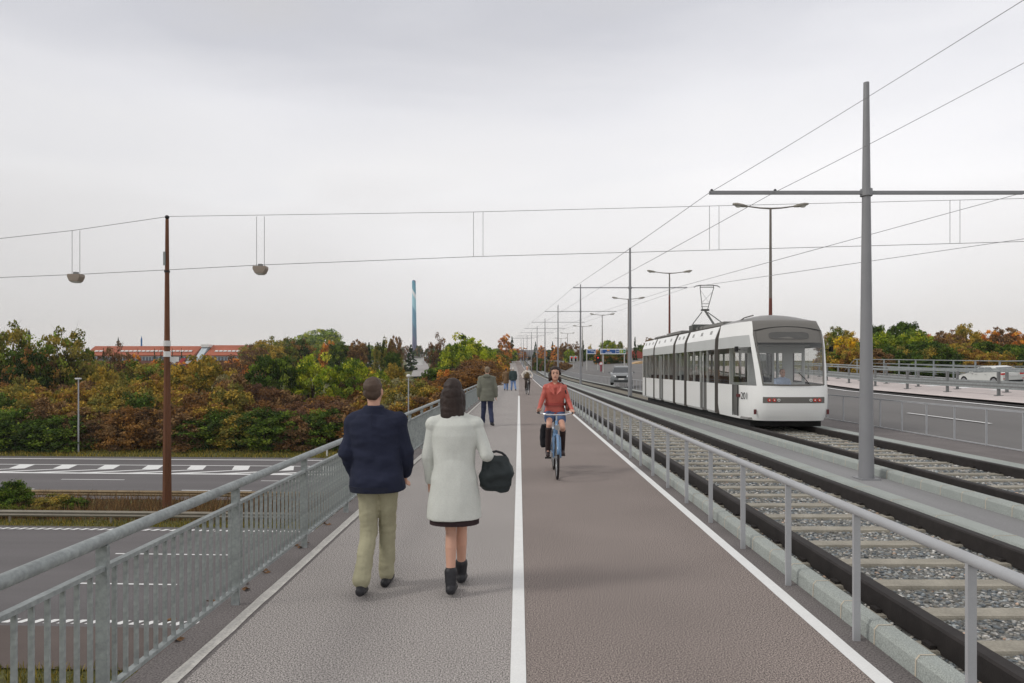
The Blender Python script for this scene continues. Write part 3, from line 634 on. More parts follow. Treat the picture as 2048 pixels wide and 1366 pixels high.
# single trees behind the belt, left half
for a in (('r_olive', 12, 648, 78, 110, 'tall thin leaved olive tree at the left edge of the picture'),
          ('r_olive', 128, 662, 80, 105, 'tall olive tree between the dark tower and the red roofed building'),
          ('r_mixed', 55, 700, 76, 90, 'dark mixed tree just below the dark slim tower on the left'),
          ('r_sparse', 232, 686, 84, 66, 'brownish sparse tree in front of the left part of the red roofs'),
          ('r_orange', 262, 712, 90, 40, 'small orange tree in front of the red roofed building'),
          ('r_olive', 292, 722, 82, 110, 'grey green tree left of the rusty mast'),
          ('r_gold', 212, 735, 76, 70, 'golden tree low in front of the red roofed building'),
          ('r_gold', 398, 714, 80, 118, 'round golden brown tree right of the rusty mast'),
          ('r_sparse', 470, 712, 88, 80, 'reddish brown sparse tree right of the golden round tree'),
          ('b_grey', 455, 752, 78, 70, 'grey green low tree between the golden tree and the dark green one'),
          ('r_dark', 547, 714, 76, 104, 'round dark green tree left of the bright lime tree'),
          ('r_lime', 625, 711, 77, 92, 'bright lime green round tree'),
          ('r_green', 706, 720, 79, 84, 'mid green round tree right of the low flat building'),
          ('r_sparse', 508, 690, 150, 60, 'brownish tree behind the dark green round tree'),
          ('r_gold', 532, 682, 160, 74, 'yellow green tree at the right end of the red roofs'),
          ('r_olive', 560, 676, 170, 66, 'olive green tree behind the yellow green one'),
          ('r_mixed', 598, 680, 180, 56, 'dark green tree with rusty patches in the middle of the left skyline'),
          ('r_green', 650, 660, 420, 84, 'big pale far tree highest on the left skyline'),
          ('r_green', 620, 670, 400, 70, 'pale far tree left of the highest one'),
          ('r_orange', 655, 684, 160, 30, 'slender orange tree in front of the pale far tree'),
          ('r_dark', 678, 690, 150, 46, 'dark green tree right of the slender orange one'),
          ('r_brown', 714, 682, 150, 40, 'brown oval tree left of the willows'),
          ('conifer', 738, 686, 170, 18, 'narrow dark conifer beside the brown oval tree'),
          ('willow', 768, 680, 130, 48, 'drooping olive willow left of the chimney'),
          ('r_brown', 792, 674, 128, 30, 'tall brown tree just left of the chimney'),
          ('r_dark', 785, 706, 118, 40, 'dark tree at the foot of the brown one left of the chimney'),
          ('conifer', 822, 690, 250, 26, 'dark conifer right under the chimney'),
          ('r_sparse', 878, 668, 108, 44, 'sparse purple brown tree right of the chimney road'),
          ('r_lime', 932, 672, 112, 92, 'large yellow green tree left of the path'),
          ('r_green', 908, 690, 100, 70, 'green tree below the large yellow green one'),
          ('r_green', 965, 694, 118, 60, 'green tree right of the large yellow green one'),
          ('r_orange', 1010, 670, 260, 28, 'orange tree beside the far end of the path'),
          ('conifer', 1024, 674, 350, 15, 'dark conifer beside the orange tree at the path end'),
          ('r_orange', 1036, 696, 345, 38, 'low bright orange tree at the far end of the path'),
          ('r_orange', 1020, 700, 300, 26, 'orange tree left of the low bright one'),
          ('r_yellow', 742, 738, 96, 28, 'small yellow tree left of the chimney road'),
          ('r_gold', 788, 728, 100, 44, 'golden green tree under the willows'),
          ('r_green', 760, 742, 90, 44, 'green tree under the willows')):
    tpx(a[0], a[1], a[2], a[3], a[4], a[5])
KT = {'r_dark': 'dark green', 'r_mixed': 'dark mixed', 'r_green': 'green', 'r_brown': 'brown', 'r_olive': 'olive', 'r_sparse': 'sparse brown', 'r_orange': 'orange'}
# far skyline filler trees left
r = random.Random(5)
for i in range(46):
    px = 480 + i * 12 + r.uniform(-5, 5)
    if px > 1030: break
    k_ = r.choice(['r_dark', 'r_mixed', 'r_green', 'r_brown', 'r_olive']); tpx(k_, px, 696 + r.uniform(-6, 6), 260 + r.uniform(-30, 60) if not 800 < px < 870 else 620, 34 if not 800 < px < 870 else 16, KT[k_] + ' far tree on the left skyline', group='far trees behind the left skyline')
for i in range(24):
    px = -20 + i * 22 + r.uniform(-6, 6)
    k_ = r.choice(['r_sparse', 'r_olive', 'r_mixed', 'r_brown', 'r_orange']); tpx(k_, px, 726 + r.uniform(-10, 6), 120 + r.uniform(-10, 30), 46, 'small ' + KT[k_] + ' tree before the red roofed building', group='small trees in front of the red roofed building')
for px, wp in ((178, 7), (207, 8), (276, 5), (309, 6), (322, 5), (345, 5), (363, 5)):
    tpx('conifer', px, 697, 220, wp, 'little dark conifer against the long red roof', group='little conifers in front of the red roof')
# right half
for a in (('r_yellow', 1692, 668, 78, 56, 'bright yellow tree right behind the tram'),
          ('r_olive', 1676, 656, 92, 60, 'olive tree behind the bright yellow one'),
          ('r_dark', 1750, 652, 96, 46, 'dark green tree right of the big grey mast'),
          ('r_green', 1765, 666, 82, 76, 'green tree right of the big grey mast'),
          ('r_dark', 1806, 646, 92, 66, 'tallest dark green tree of the right hand row'),
          ('r_green', 1830, 662, 84, 70, 'green tree beside the tallest dark one'),
          ('r_dark', 1840, 684, 76, 90, 'dark low tree in the middle of the right hand row'),
          ('r_brown', 1890, 662, 96, 50, 'reddish brown tree in the right hand row'),
          ('r_gold', 1932, 650, 92, 56, 'olive gold tree rising in the right hand row'),
          ('r_brown', 1908, 672, 86, 60, 'brown twiggy tree in front of the olive gold one'),
          ('r_gold', 1920, 688, 76, 66, 'golden low tree behind the white car'),
          ('r_orange', 1968, 664, 98, 56, 'orange tree in the right hand row'),
          ('r_dark', 1972, 684, 78, 60, 'dark green tree behind the white car'),
          ('r_brown', 2010, 656, 110, 60, 'rusty tree near the right edge'),
          ('r_orange', 2046, 666, 100, 50, 'orange tree at the right edge'),
          ('r_dark', 2020, 690, 80, 64, 'dark green tree near the right edge'),
          ('r_green', 1720, 684, 80, 40, 'green tree left of the big grey mast'),
          ('r_green', 2060, 690, 80, 60, 'green tree cut by the right edge')):
    tpx(a[0], a[1], a[2], a[3], a[4], a[5])
for i in range(26):
    px = 1660 + i * 17 + r.uniform(-5, 5)
    tpx(r.choice(['b_dark', 'b_green', 'b_olive', 'b_gold', 'b_rust2', 'b_dark']), px, 700 + r.uniform(-10, 8), 71 + r.uniform(-1, 4), 74, 'low shrub behind the bar railing, %s' % ('between the tram and the big mast' if px < 1720 else 'right beside the big grey mast' if px < 1800 else 'midway between big mast and white car' if px < 1890 else 'left behind the white car' if px < 1960 else 'right behind the white car' if px < 2030 else 'at the right picture edge'), name='shrub', cat='shrub', group='low shrubs behind the bar railing')
for i in range(14):
    px = 1660 + i * 32
    k_ = r.choice(['r_brown', 'r_dark', 'r_orange', 'r_sparse']); tpx(k_, px, 672 + r.uniform(-6, 8), 150 + r.uniform(0, 30), 50, 'far ' + KT[k_] + ' tree behind the right hand row', group='far trees behind the right hand row')
# middle distance, between the path and the tram
for a in (('conifer', 1071, 684, 330, 12, 'small far conifer behind the grey overpass'), ('r_orange', 1083, 692, 320, 20, 'orange tree above the grey overpass'), ('conifer', 1105, 684, 300, 12, 'dark conifer right of the grey overpass'),
          ('r_orange', 1112, 692, 250, 22, 'orange tree right of the grey overpass'), ('r_brown', 1130, 686, 230, 26, 'brown tree right of the overpass'), ('r_sparse', 1152, 684, 210, 26, 'bare purplish tree behind the third grey mast'), ('conifer', 1166, 682, 190, 12, 'dark conifer left of the small blue sign'),
          ('r_green', 1140, 700, 190, 24, 'green tree left of the small blue sign'), ('r_dark', 1180, 700, 200, 30, 'dark tree behind the small blue sign'), ('r_yellow', 1180, 690, 210, 9, 'narrow yellow tree above the small blue sign'), ('r_orange', 1196, 700, 180, 16, 'orange tree between the two blue signs'),
          ('r_green', 1216, 682, 200, 40, 'olive green tree above the wide blue sign'), ('r_olive', 1236, 684, 220, 34, 'pale olive tree above the right end of the wide blue sign'), ('r_mixed', 1210, 706, 160, 40, 'dark tree right under the wide blue sign'), ('r_mixed', 1240, 706, 160, 36, 'dark tree above the dark car'),
          ('conifer', 1270, 675, 180, 13, 'dark conifer between the second mast and the tram'), ('r_dark', 1284, 690, 240, 26, 'dark tree left of the tram roof'), ('r_mixed', 1276, 730, 150, 26, 'low dark tree beside the small houses'),
          ('r_olive', 1300, 690, 220, 40, 'olive tree hidden mostly by the rear of the tram'), ('r_brown', 1298, 676, 300, 22, 'brown tree showing over the rear roof of the tram')):
    tpx(a[0], a[1], a[2], a[3], a[4], a[5])
for i in range(16):
    px = 1050 + i * 17
    k_ = r.choice(['r_dark', 'r_brown', 'r_mixed', 'r_olive']); tpx(k_, px, 699 + r.uniform(-5, 4), 360 + r.uniform(-20, 30), 26, KT[k_] + ' far tree between path and tram', group='far trees between the path and the tram')
for i in range(12):
    px = 1072 + i * 6; tpx(r.choice(['b_rust2', 'b_olive', 'b_dark']), px, 717 + i * .9, 190 - i * 3, 22, 'low hedge shrub between the tracks and the far road', name='shrub', cat='shrub', group='hedge shrubs between the tracks and the far road')

# weeds on the median and grass tufts on the verges: nobody could count them
def tufts(boxes, n, seed, hmin, hmax, pal, wd=.012, name='weeds', label='dry weeds'):
    rs = np.random.RandomState(seed); x0, x1, y0, y1 = boxes; x = rs.uniform(x0, x1, n); y = rs.uniform(y0, y1, n); y = y - .045 * (x + 20)
    z = np.array([H(a, b) for a, b in zip(x, y)]); h = rs.uniform(hmin, hmax, n) ; a = rs.uniform(0, 6.28, n); lx = rs.normal(0, .25, n) * h; ly = rs.normal(0, .25, n) * h
    p = np.stack([x, y, z], 1); d = np.stack([np.cos(a) * wd, np.sin(a) * wd, 0 * a], 1); t_ = p + np.stack([lx, ly, h], 1)
    v = np.stack([p - d, p + d, t_ + d * .3, t_ - d * .3], 1).reshape(-1, 3)
    pc = np.array(PAL[pal]) / 255.0; me = raw_mesh(name, v, np.arange(4 * n).reshape(n, 4), 4, (pc[rs.choice(4, n)] * rs.uniform(.8, 1.2, (n, 1))) ** 2.2); me.materials.append(leaf_mat)
    o = bpy.data.objects.new(name, me); COL.objects.link(o); tag(o, kind='stuff', label=label, cat='weeds')
tufts((-48, -2, 33.0, 37.6), 16000, 1, .2, .75, 'brown', .016, 'weeds', 'dry brown weeds on the motorway median')
tufts((-48, -2, 31.9, 33.0), 7000, 2, .05, .16, 'olive', .02, 'grass', 'short grass along the motorway median')
tufts((-66, -2, 56.3, 61), 14000, 3, .08, .28, 'olive', .035, 'grass', 'rough grass in front of the shrub belt')
tufts((-30, -2, 14.5, 17.3), 12000, 4, .05, .2, 'olive', .015, 'grass', 'rough grass on the near motorway bank')
for px, top, Y, w_, k, lb in ((26, 962, 34.6, 1.9, 'b_green', 'young green bush on the motorway median at the left edge'), (108, 990, 34.8, 2.2, 'b_olive', 'low yellow green bush on the motorway median'), (150, 996, 35, 1.4, 'b_green', 'small green bush right of the low yellow green one on the median')):
    p = P(px, top, Y); tree(k, p.x, Y, w_, p.z + 5.5, lb, name='bush', cat='bush')

# ---------------------------------------------------------------- motorway furniture
for Y, lb in ((32.6, 'low steel guardrail on the near side of the motorway median'), (37.9, 'low tan guardrail on the far side of the motorway median')):
    t = thing('guardrail', lb, 'guardrail'); mt = M('old_steel', S(140, 134, 122), .7, .1, var=.12, scale=2) if Y < 35 else M('tan_steel', S(150, 132, 104), .8, .1, var=.15, scale=2)
    m = MB(); a, b = hw(Y, -90, .38), hw(Y, 50, .38)
    for dz, dy in ((0, 0), (.09, .05), (.17, 0)): m.quad((a[0], a[1] - dy, a[2] + dz), (b[0], b[1] - dy, b[2] + dz), (b[0], b[1] - (.05 if dz == 0 else 0) , b[2] + dz + .09), (a[0], a[1] - (.05 if dz == 0 else 0), a[2] + dz + .09))
    m.box(a[0], b[0], a[1] + .02, a[1] + .021, a[2], a[2] + .0001)
    m = MB()
    for i in range(28):
        p, q = hw(Y, -90 + i * 5, .30), hw(Y, -85 + i * 5, .30)
        m.add([p, q, (q[0], q[1] - .06, q[2] + .08), (p[0], p[1] - .06, p[2] + .08), (q[0], q[1], q[2] + .15), (p[0], p[1], p[2] + .15), (q[0], q[1] - .06, q[2] + .23), (p[0], p[1] - .06, p[2] + .23), (q[0], q[1], q[2] + .31), (p[0], p[1], p[2] + .31)], [(0, 1, 2, 3), (3, 2, 4, 5), (5, 4, 6, 7), (7, 6, 8, 9)])
    m.build('beam', mt, t, fix=False)
    pr = None
    for i in range(28):
        p = hw(Y, -89.5 + i * 5, 0); o = (pr.copy() if pr else MB().box(-.04, .04, .01, .09, 0, .6).build('post', mt, t))
        if pr: COL.objects.link(o); o.parent = t
        pr = pr or o; o.location = p

# rusty mast of the motorway lighting, its wires, hangers and lamps
PX0, PY0 = -18.15, 35.2
t = thing('light_mast', 'tall rusty brown tapered mast standing on the motorway median', 'mast', (PX0, PY0, -5.5))
MB().tube([(0, 0, 0), (0, 0, 4), (0, 0, 9), (0, 0, 15.1)], [.23, .195, .14, .085], 8).build('pole', rust_m, t)
MB().ball((0, 0, 15.2), .11, .11, .11).build('ball_cap', dark_m, t, smooth=True)
for z in (8.0, 8.55): MB().tube([(0, 0, z), (0, 0, z + .28)], [.175, .17], 16).build('white_band', white_m, t)
MB().box(.16, .6, -.03, .03, 7.75, 8.0).build('sign_plate', white_m, t)
MB().box(-.13, -.02, -.15, -.12, 12.7, 13.4).build('plate', galv, t)
MB().tube([(0, 0, 12.35), (0, 0, 12.45)], .14, 10).build('clamp', dark_m, t)
def wire(name, pts, label, r_=.016, mt=None, sag=0.0, grp=None):
    q = []
    for a, b in zip(pts[:-1], pts[1:]):
        a = Vector(a); b = Vector(b)
        for i in range(12): f_ = i / 12; p = a.lerp(b, f_); p.z -= sag * 4 * f_ * (1 - f_); q.append(p)
    q.append(Vector(pts[-1])); o = MB().tube(q, [min(r_ * 1.6, max(.0026, .00042 * p.y)) for p in q] if grp else r_, 5).build(name, mt or wire_m, fix=False); return tag(o, label, 'wire', grp)
Yw = PY0
top = [P(-260, 540, Yw), P(0, 477, Yw), P(145, 461, Yw), P(330, 434, Yw)]
wire('wire', top, 'upper thin wire running left from the top of the rusty mast', .013, wire_dk)
wire('wire', [P(330, 433, Yw), P(945, 424, Yw), P(1420, 412, Yw), P(2048, 397, Yw), P(2500, 390, Yw)], 'upper thin wire running right from the top of the rusty mast across the sky', .012, wire_dk)
wire('wire', [P(-260, 580, Yw), P(0, 555, Yw), P(152, 549, Yw), P(330, 540, Yw)], 'lower thin wire running left from the rusty mast through the left lamp', .014, wire_dk)
wire('wire', [P(330, 540, Yw), P(521, 530, Yw), P(957, 513, Yw), P(1430, 500, Yw), P(1910, 487, Yw), P(2500, 470, Yw)], 'lower thin wire running right from the rusty mast across the sky', .014, wire_dk)
lamp_h = M('lamp_housing', S(150, 138, 126), .6, .1, var=.08); lamp_g = M('lamp_glass', S(196, 196, 188), .3, var=.03)
for px, y1, y2, lb in ((152, 461, 548, 'grey box lamp hanging from the wires left of the rusty mast'), (521, 433, 532, 'grey box lamp hanging from the wires right of the rusty mast')):
    p = P(px, y2, Yw); t = thing('hanging_lamp', lb, 'lamp', p, 0, 'box lamps hanging over the motorway')
    MB().prism([(-.34, -.16), (-.22, -.40), (.22, -.40), (.34, -.16), (.33, -.02), (-.33, -.02)], -.22, .22).build('housing', lamp_h, t, bevel=.02)
    MB().prism([(-.2, -.40), (-.15, -.45), (.15, -.45), (.2, -.40)], -.17, .17).build('lamp_glass', lamp_g, t)
    MB().box(-.10, .10, -.08, .08, -.02, .10).build('bracket', galv_d, t)
    for s_ in (-1, 1): MB().tube([(s_ * .2, 0, -.02), (s_ * .2, 0, (y2 - y1) * Yw / F)], .012, 5).build('hanger_wire', wire_dk, t)
for pxs, y1, y2, lb in (((947, 966), 424, 513, 'left'), ((1419, 1438), 412, 499, 'middle'), ((1900, 1920), 400, 487, 'right')):
    t = thing('wire_hanger', {'left': 'pair of thin upright hanger wires above the parka person', 'middle': 'pair of thin upright hanger wires by the left end of the big crossarm', 'right': 'pair of thin upright hanger wires near the right edge between the long wires'}[lb], 'wire hanger', P(pxs[0], y2, Yw), 0, 'hanger wire pairs without lamps')
    for i in (0, 1): MB().tube([((pxs[i] - pxs[0]) * Yw / F, 0, 0), ((pxs[i] - pxs[0]) * Yw / F, 0, (y2 - y1) * Yw / F)], .012, 5).build('hanger_wire', wire_dk, t)
# small lamps by the motorway
p = P(157, 905, 59.2); t = thing('street_lamp', 'slim white lamp post with a flat head in front of the shrub belt', 'street lamp', (p.x, p.y, -5.5))
MB().tube([(0, 0, 0), (0, 0, 6.45)], [.07, .05], 8).build('pole', galv_l, t); MB().box(-.28, .22, -.12, .12, 6.42, 6.55).build('lamp_head', white_m, t, bevel=.03)
p = P(817, 752, 61); t = thing('street_lamp', 'slim white lamp post with a small globe, between the two walkers in front', 'street lamp', (p.x, p.y, H(p.x, 61)))
MB().tube([(0, 0, 0), (0, 0, p.z - H(p.x, 61))], [.07, .05], 8).build('pole', galv_l, t); MB().ball((0, 0, p.z - H(p.x, 61)), .2, .2, .16).build('lamp_head', white_m, t, smooth=True)
for px, a_, b_, Y, lb in ((654, 898, 914, 57, 'short white marker post on the grass verge behind the railing'), (237, 768, 790, 120, 'white post among the shrubs left of the rusty mast')):
    p = P(px, a_, Y); z = EYE - (b_ - HY) * Y / F; o = MB().tube([(0, 0, 0), (0, 0, p.z - z)], .07, 8).build('marker_post', white_m); o.location = (p.x, Y, z); tag(o, lb, 'post')

# ---------------------------------------------------------------- tram masts and their wires
MASTS = [(6.02, 11.83, 6.87, 2.72, 4.98), (6.93, 42.6, 9.4, 3.56, 6.93), (6.49, 72, 10.7, 3.78, 7.86), (5.43, 95, 10.6, 3.7, 8.25), (4.57, 120, 10.4, 3.6, 8.8), (3.9, 147, 10.4, 3.6, 9.45), (3.2, 175, 10.2, 3.6, 10.1), (2.4, 203, 10.2, 3.6, 11.0), (1.5, 232, 10.0, 3.6, 11.9), (.8, 258, 10, 3.6, 12.9)]
ML = ['nearest and largest grey tram mast, with a long thin crossarm', 'second nearest grey tram mast, left of the tram, in front of the dark car', 'third grey tram mast, left of the small blue sign', 'fourth grey tram mast, right above the cycling woman', 'fifth grey tram mast, just left of the cycling woman in the distance', 'sixth grey tram mast in the distance']
arms = []
for i, (x, y, h, a, z) in enumerate(MASTS):
    z0 = zY(y) + .02; t = thing('tram_mast', ML[i] if i < 6 else ['seventh', 'eighth', 'ninth', 'tenth and farthest'][i - 6] + ' grey tram mast, thin, far off near the end of the path', 'mast', (x, y, z0), 0, 'tram masts along the median')
    w0 = .112 if i == 0 else .135; MB().tube([(0, 0, 0), (0, 0, h)], [w0 if i else .125, w0 * .42], 12).build('pole', mast_m, t, smooth='auto')
    MB().box(-.17, .17, -.17, .17, -.01, .02).build('base_plate', mast_m, t)
    MB().box(-a, a, -.03, .03, z - z0 - .028, z - z0 + .028).build('crossarm', mast_m, t)
    arms.append((x, y, z, a))
    if i < 3:
        for q in ((-1, -.59 if i == 0 else -.53, .8 if i else 1, 1) if i else (-1, -.59)):
            MB().tube([(q * a * .985, 0, z - z0 - .02), (q * a * .985, 0, z - z0 + .03), (q * a * .985, 0, z - z0 + .06)], [.022, .03, .018], 8).build('insulator', dark_m, t)
        MB().tube([(0, 0, z - z0 - .06), (0, 0, z - z0 + .06)], .10 if i == 0 else .12, 12).build('clamp', mast_m, t)
def wpts(fr): return [(x + a * f_, y, z) for (x, y, z, a), f_ in zip(arms, fr)]
G = 'overhead tram wires'
wire('overhead_wire', [(3.35, 4.0, 4.35)] + wpts([-1] * 10), 'overhead wire along the left ends of the crossarms, steepest of the four', .0055, sag=.02, grp=G)
wire('overhead_wire', [(4.25, 4.5, 4.45)] + wpts([-.59] + [-.53] * 9), 'overhead wire meeting the crossarms halfway out on the left side', .0055, sag=.02, grp=G)
wire('overhead_wire', [(8.9, 4, 4.6)] + wpts([1, .8] + [.6] * 8), 'overhead wire over the tram ending below the right end of the big crossarm', .0065, sag=.0, grp=G)
wire('overhead_wire', [(8.4, 4, 3.7), (8.75, 11.83, 4.18)] + wpts([1] * 10)[1:], 'lowest overhead wire over the tram, touching the right ends of the farther crossarms', .0065, sag=.0, grp=G)

# double-armed road lamps
LX = 14.0
cobra = M('lamp_cover', S(150, 146, 136), .5, .1, var=.05); lpole = M('lamp_pole', S(118, 112, 106), .7, .1, var=.1, scale=1.5); red_b = M('rust_band', S(110, 62, 52), .8, var=.2, scale=2)
LL = ['double armed road lamp rising behind the front of the tram, rusty brown pole', 'double armed road lamp rising behind the rear half of the tram', 'double armed road lamp right behind the second grey tram mast', 'double armed road lamp between the two blue signs', 'double armed road lamp left of the small blue sign', 'far double armed road lamp right of the fourth tram mast', 'farthest double armed road lamp']
for i, (px, top, y) in enumerate(((1541, 416, 37.8), (1339, 546, 63.5), (1256.5, 598, 87), (1204.5, 630, 115), (1165, 653, 150), (1135, 667, 197), (1122, 677, 230))):
    p = P(px, top, y); z0 = zR(y) + (rz_right(p.x) if y < 70 else 0); h = p.z - z0
    t = thing('road_lamp', LL[i], 'street lamp', (p.x, y, z0), 0, 'double armed lamps along the road')
    MB().tube([(0, 0, 0), (0, 0, h * .35), (0, 0, h)], [.12, .10, .06], 10).build('pole', lpole, t)
    if i < 2: MB().tube([(0, 0, h * .38), (0, 0, h * .8 if i else h * .62)], [.104, .08], 10).build('rusty_band', red_b, t)
    for s_ in (-1, 1):
        MB().tube([(0, 0, h - .03), (s_ * .6, 0, h), (s_ * 1.35, 0, h + .10)], [.05, .04, .035], 6).build('arm', lpole, t)
        hd = MB().rings([(0, 0, 0, .06, .05), (0, 0, .25, .10, .11), (0, 0, .6, .10, .15), (0, 0, .8, .05, .08)], 10).rot(s_ * math.radians(80), 'Y').move((s_ * 1.3, 0, h + .09)).build('lamp_head', cobra, t, smooth=True)
        MB().ball((s_ * 1.78, 0, h + .10), .18, .10, .08, 10).build('lamp_bowl', lamp_g, hd, smooth=True)

# ---------------------------------------------------------------- far things
chim = bpy.data.materials.new('chimney_paint'); chim.use_nodes = True; t_ = chim.node_tree; b_ = t_.nodes['Principled BSDF']; b_.inputs['Roughness'].default_value = .8
c_ = t_.nodes.new('ShaderNodeTexCoord'); s_ = t_.nodes.new('ShaderNodeSeparateXYZ'); t_.links.new(c_.outputs['Object'], s_.inputs[0])
a_ = t_.nodes.new('ShaderNodeMath'); a_.operation = 'MULTIPLY_ADD'; t_.links.new(s_.outputs[0], a_.inputs[0]); a_.inputs[1].default_value = 1.7; t_.links.new(s_.outputs[2], a_.inputs[2])
v_ = t_.nodes.new('ShaderNodeMapRange'); v_.inputs[1].default_value = 0; v_.inputs[2].default_value = 150; t_.links.new(a_.outputs[0], v_.inputs[0])
r_ = t_.nodes.new('ShaderNodeValToRGB'); r_.color_ramp.interpolation = 'CONSTANT'; t_.links.new(v_.outputs[0], r_.inputs[0]); t_.links.new(r_.outputs[0], b_.inputs['Base Color'])
e_ = r_.color_ramp.elements; e_[0].position = 0; e_[0].color = S(120, 116, 150); e_[1].position = .15; e_[1].color = S(92, 100, 140)
for p_, c3 in ((.28, (70, 110, 142)), (.40, (80, 140, 168)), (.60, (140, 192, 206)), (.745, (216, 220, 222)), (.80, (70, 142, 164)), (.925, (44, 72, 108))): q = e_.new(p_); q.color = S(*c3)
Yc = 1200; zb = H(P(842, 700, Yc).x, Yc)
t = thing('chimney', 'very tall slim chimney painted in blue, teal and white on the horizon', 'chimney', (P(829.5, 700, Yc).x, Yc, zb))
hc = P(827, 562, Yc).z - zb
MB().tube([(0, 0, 0), (-.5, 0, hc * .3), (-1.6, 0, hc)], [4.6, 3.9, 3.2], 24).build('shaft', chim, t, smooth=True)
MB().tube([(-1.6, 0, hc), (-1.6, 0, hc + 1.2)], 2.4, 16).build('flue', M('flue', S(60, 90, 140), .6), t)

# long red roofed building
roof_m = M('red_tiles', S(166, 94, 70), .85, var=.12, scale=.15, fine=.10, fscale=3, streak=(1, 1, .3)); wall_b = M('brown_brick', S(120, 78, 66), .9, var=.1, scale=.3); glass_b = M('window_glass', S(84, 100, 118), .15, var=.1, spec=.8); frame_w = M('window_frame', S(214, 214, 212), .6, var=.03)
Yb = 300
def bx(px): return (px - VX) * Yb / F
t = thing('long_building', 'long low building with red tiled roof and rows of roof windows, left horizon', 'building', (bx(340), Yb, 0))
x0 = bx(340)
def rel(px): return bx(px) - x0
zr, ze, zg = P(0, 691, Yb).z, P(0, 711, Yb).z, -3.0
for (a, b, dz) in ((168, 388, 0), (410, 506, .4)):
    MB().prism([(0, zg), (16, zg), (16, ze), (0, ze)], rel(a), rel(b), 'X').build('wall', wall_b, t)
    rf = MB().prism([(-.6, ze), (8, zr + dz), (16.6, ze)], rel(a), rel(b), 'X').build('roof', roof_m, t)
    px = a + 18
    while px < b - 8:
        if not (196 < px < 232):
            zz = (zr - ze) * .42 + ze; yy = 8 * .42 - .6
            MB().box(-.7, .7, -.5, .6, -.1, .1).rot(math.radians(32), 'X').move((rel(px), yy - .25, zz + .15)).build('roof_window', frame_w, rf)
        px += 8.6
    px = a + 6
    while px < b - 4:
        w_ = MB().box(-.6, .6, -.12, 0, 0, 1.6).build('window', glass_b, t); w_.location = (rel(px), 0, ze - 2.2)
        MB().box(-.72, .72, -.16, -.125, 1.6, 1.75).box(-.06, .06, -.16, -.125, 0, 1.6).build('window_frame', frame_w, w_); px += 6.5
MB().prism([(-2, zg), (10, zg), (10, zr - .6), (4.5, zr - .6), (-2, ze - 1)], rel(395), rel(407), 'X').build('glass_link', M('pale_glass', S(186, 198, 206), .3, var=.12, scale=.5, spec=.6), t)
MB().box(rel(394), rel(410), 3.5, 9, zr - .6, zr + .6).build('roof_hatch', white_m, t)
# towers
for px, top, bot, w_, Y, c3, lb, nm in ((58, 662, 700, 5, 420, (58, 50, 48), 'dark slim tower with a small railing on the far left horizon', 'tower'), (236.5, 677, 695, 3, 420, (70, 72, 66), 'dark square chimney behind the red roof', 'chimney'), (283, 675, 692, 3, 420, (62, 116, 176), 'blue slim silo behind the red roof', 'silo')):
    p = P(px, top, Y); w_ = w_ * Y / F; o_z = H(p.x, Y); t = thing(nm, lb, nm, (p.x, Y, o_z)); mt = M('tower_' + nm + str(px), S(*c3), .8)
    MB().tube([(0, 0, 0), (0, 0, p.z - o_z - 1.5), (0, 0, p.z - o_z)], [w_ * .55, w_ * .5, w_ * .3], 12).build('shaft', mt, t)
    MB().tube([(0, 0, p.z - o_z - .2), (0, 0, p.z - o_z + .8)], w_ * .18, 8).build('cap', mt, t)
    if px == 58: MB().box(-w_ * 1.1, w_ * .2, -.2, .2, p.z - o_z - 3.4, p.z - o_z - 3.1).build('platform', mt, t)
# blue and white hall with a red zigzag roof edge, near the rusty mast
p = P(345, 722, 210); zg = H(p.x, 210); t = thing('supermarket', 'low hall with a blue gable and white red striped canopy right of the rusty mast', 'building', (p.x, 210, zg))
MB().box(-2.4, 7, 0, 14, 0, p.z - zg - .6).build('wall', M('hall_blue', S(64, 88, 132), .7), t)
for k in range(3): MB().prism([(-.6 + k * 2.2, p.z - zg - .9), (.9 + k * 2.2, p.z - zg + .9), (2.2 + k * 2.2, p.z - zg + .9), (.7 + k * 2.2, p.z - zg - .9)], -.5, -.1).build('canopy_panel', M('hall_white', S(214, 214, 218), .6) if k != 1 else M('hall_red', S(180, 66, 66), .6), t)
MB().box(-3.4, 1.8, -1, -.4, p.z - zg - 2.6, p.z - zg - 1.7).build('white_sign', white_m, t)
p = P(186, 745, 170); zg = H(p.x, 170); t = thing('shed', 'white and red shed half hidden by shrubs on the left', 'shed', (p.x, 170, zg))
MB().box(-1.8, 2.0, 0, 6, 0, p.z - zg + .8).build('wall', white_m, t); MB().box(-2, 2.2, -.4, 6, p.z - zg + .8, p.z - zg + 2.6).build('roof', M('shed_red', S(150, 60, 52), .8), t)
# low flat building behind the lime tree
p = P(684, 727, 190); zg = H(p.x, 190); t = thing('flat_building', 'low flat building with a white roof edge right of the lime green tree', 'building', (p.x, 190, zg))
MB().box(-3.2, 5.5, 0, 12, 0, p.z - zg).build('wall', M('dark_wall', S(66, 68, 76), .8), t); MB().box(-3.6, 5.9, -.4, 12.4, p.z - zg, p.z - zg + .45).build('roof_edge', white_m, t)
MB().box(-2.4, 1.6, -.1, 0, .4, p.z - zg - .9).build('window', glass_b, t)
for px, py, Y, w_, lb in ((745, 728, 240, 5, 'small grey roofed house below the willows'), (828, 716, 420, 9, 'pale flat shed beside the far road')):
    p = P(px, py, Y); zg = H(p.x, Y); t = thing('house', lb, 'house', (p.x, Y, zg)); MB().box(-w_ / 2, w_ / 2, 0, 8, 0, p.z - zg).build('wall', white_m, t)
    MB().prism([(-w_ / 2 - .4, p.z - zg), (0, p.z - zg + 1.2), (w_ / 2 + .4, p.z - zg)], -.4, 8.4).build('roof', M('grey_roof', S(120, 118, 116), .8), t)
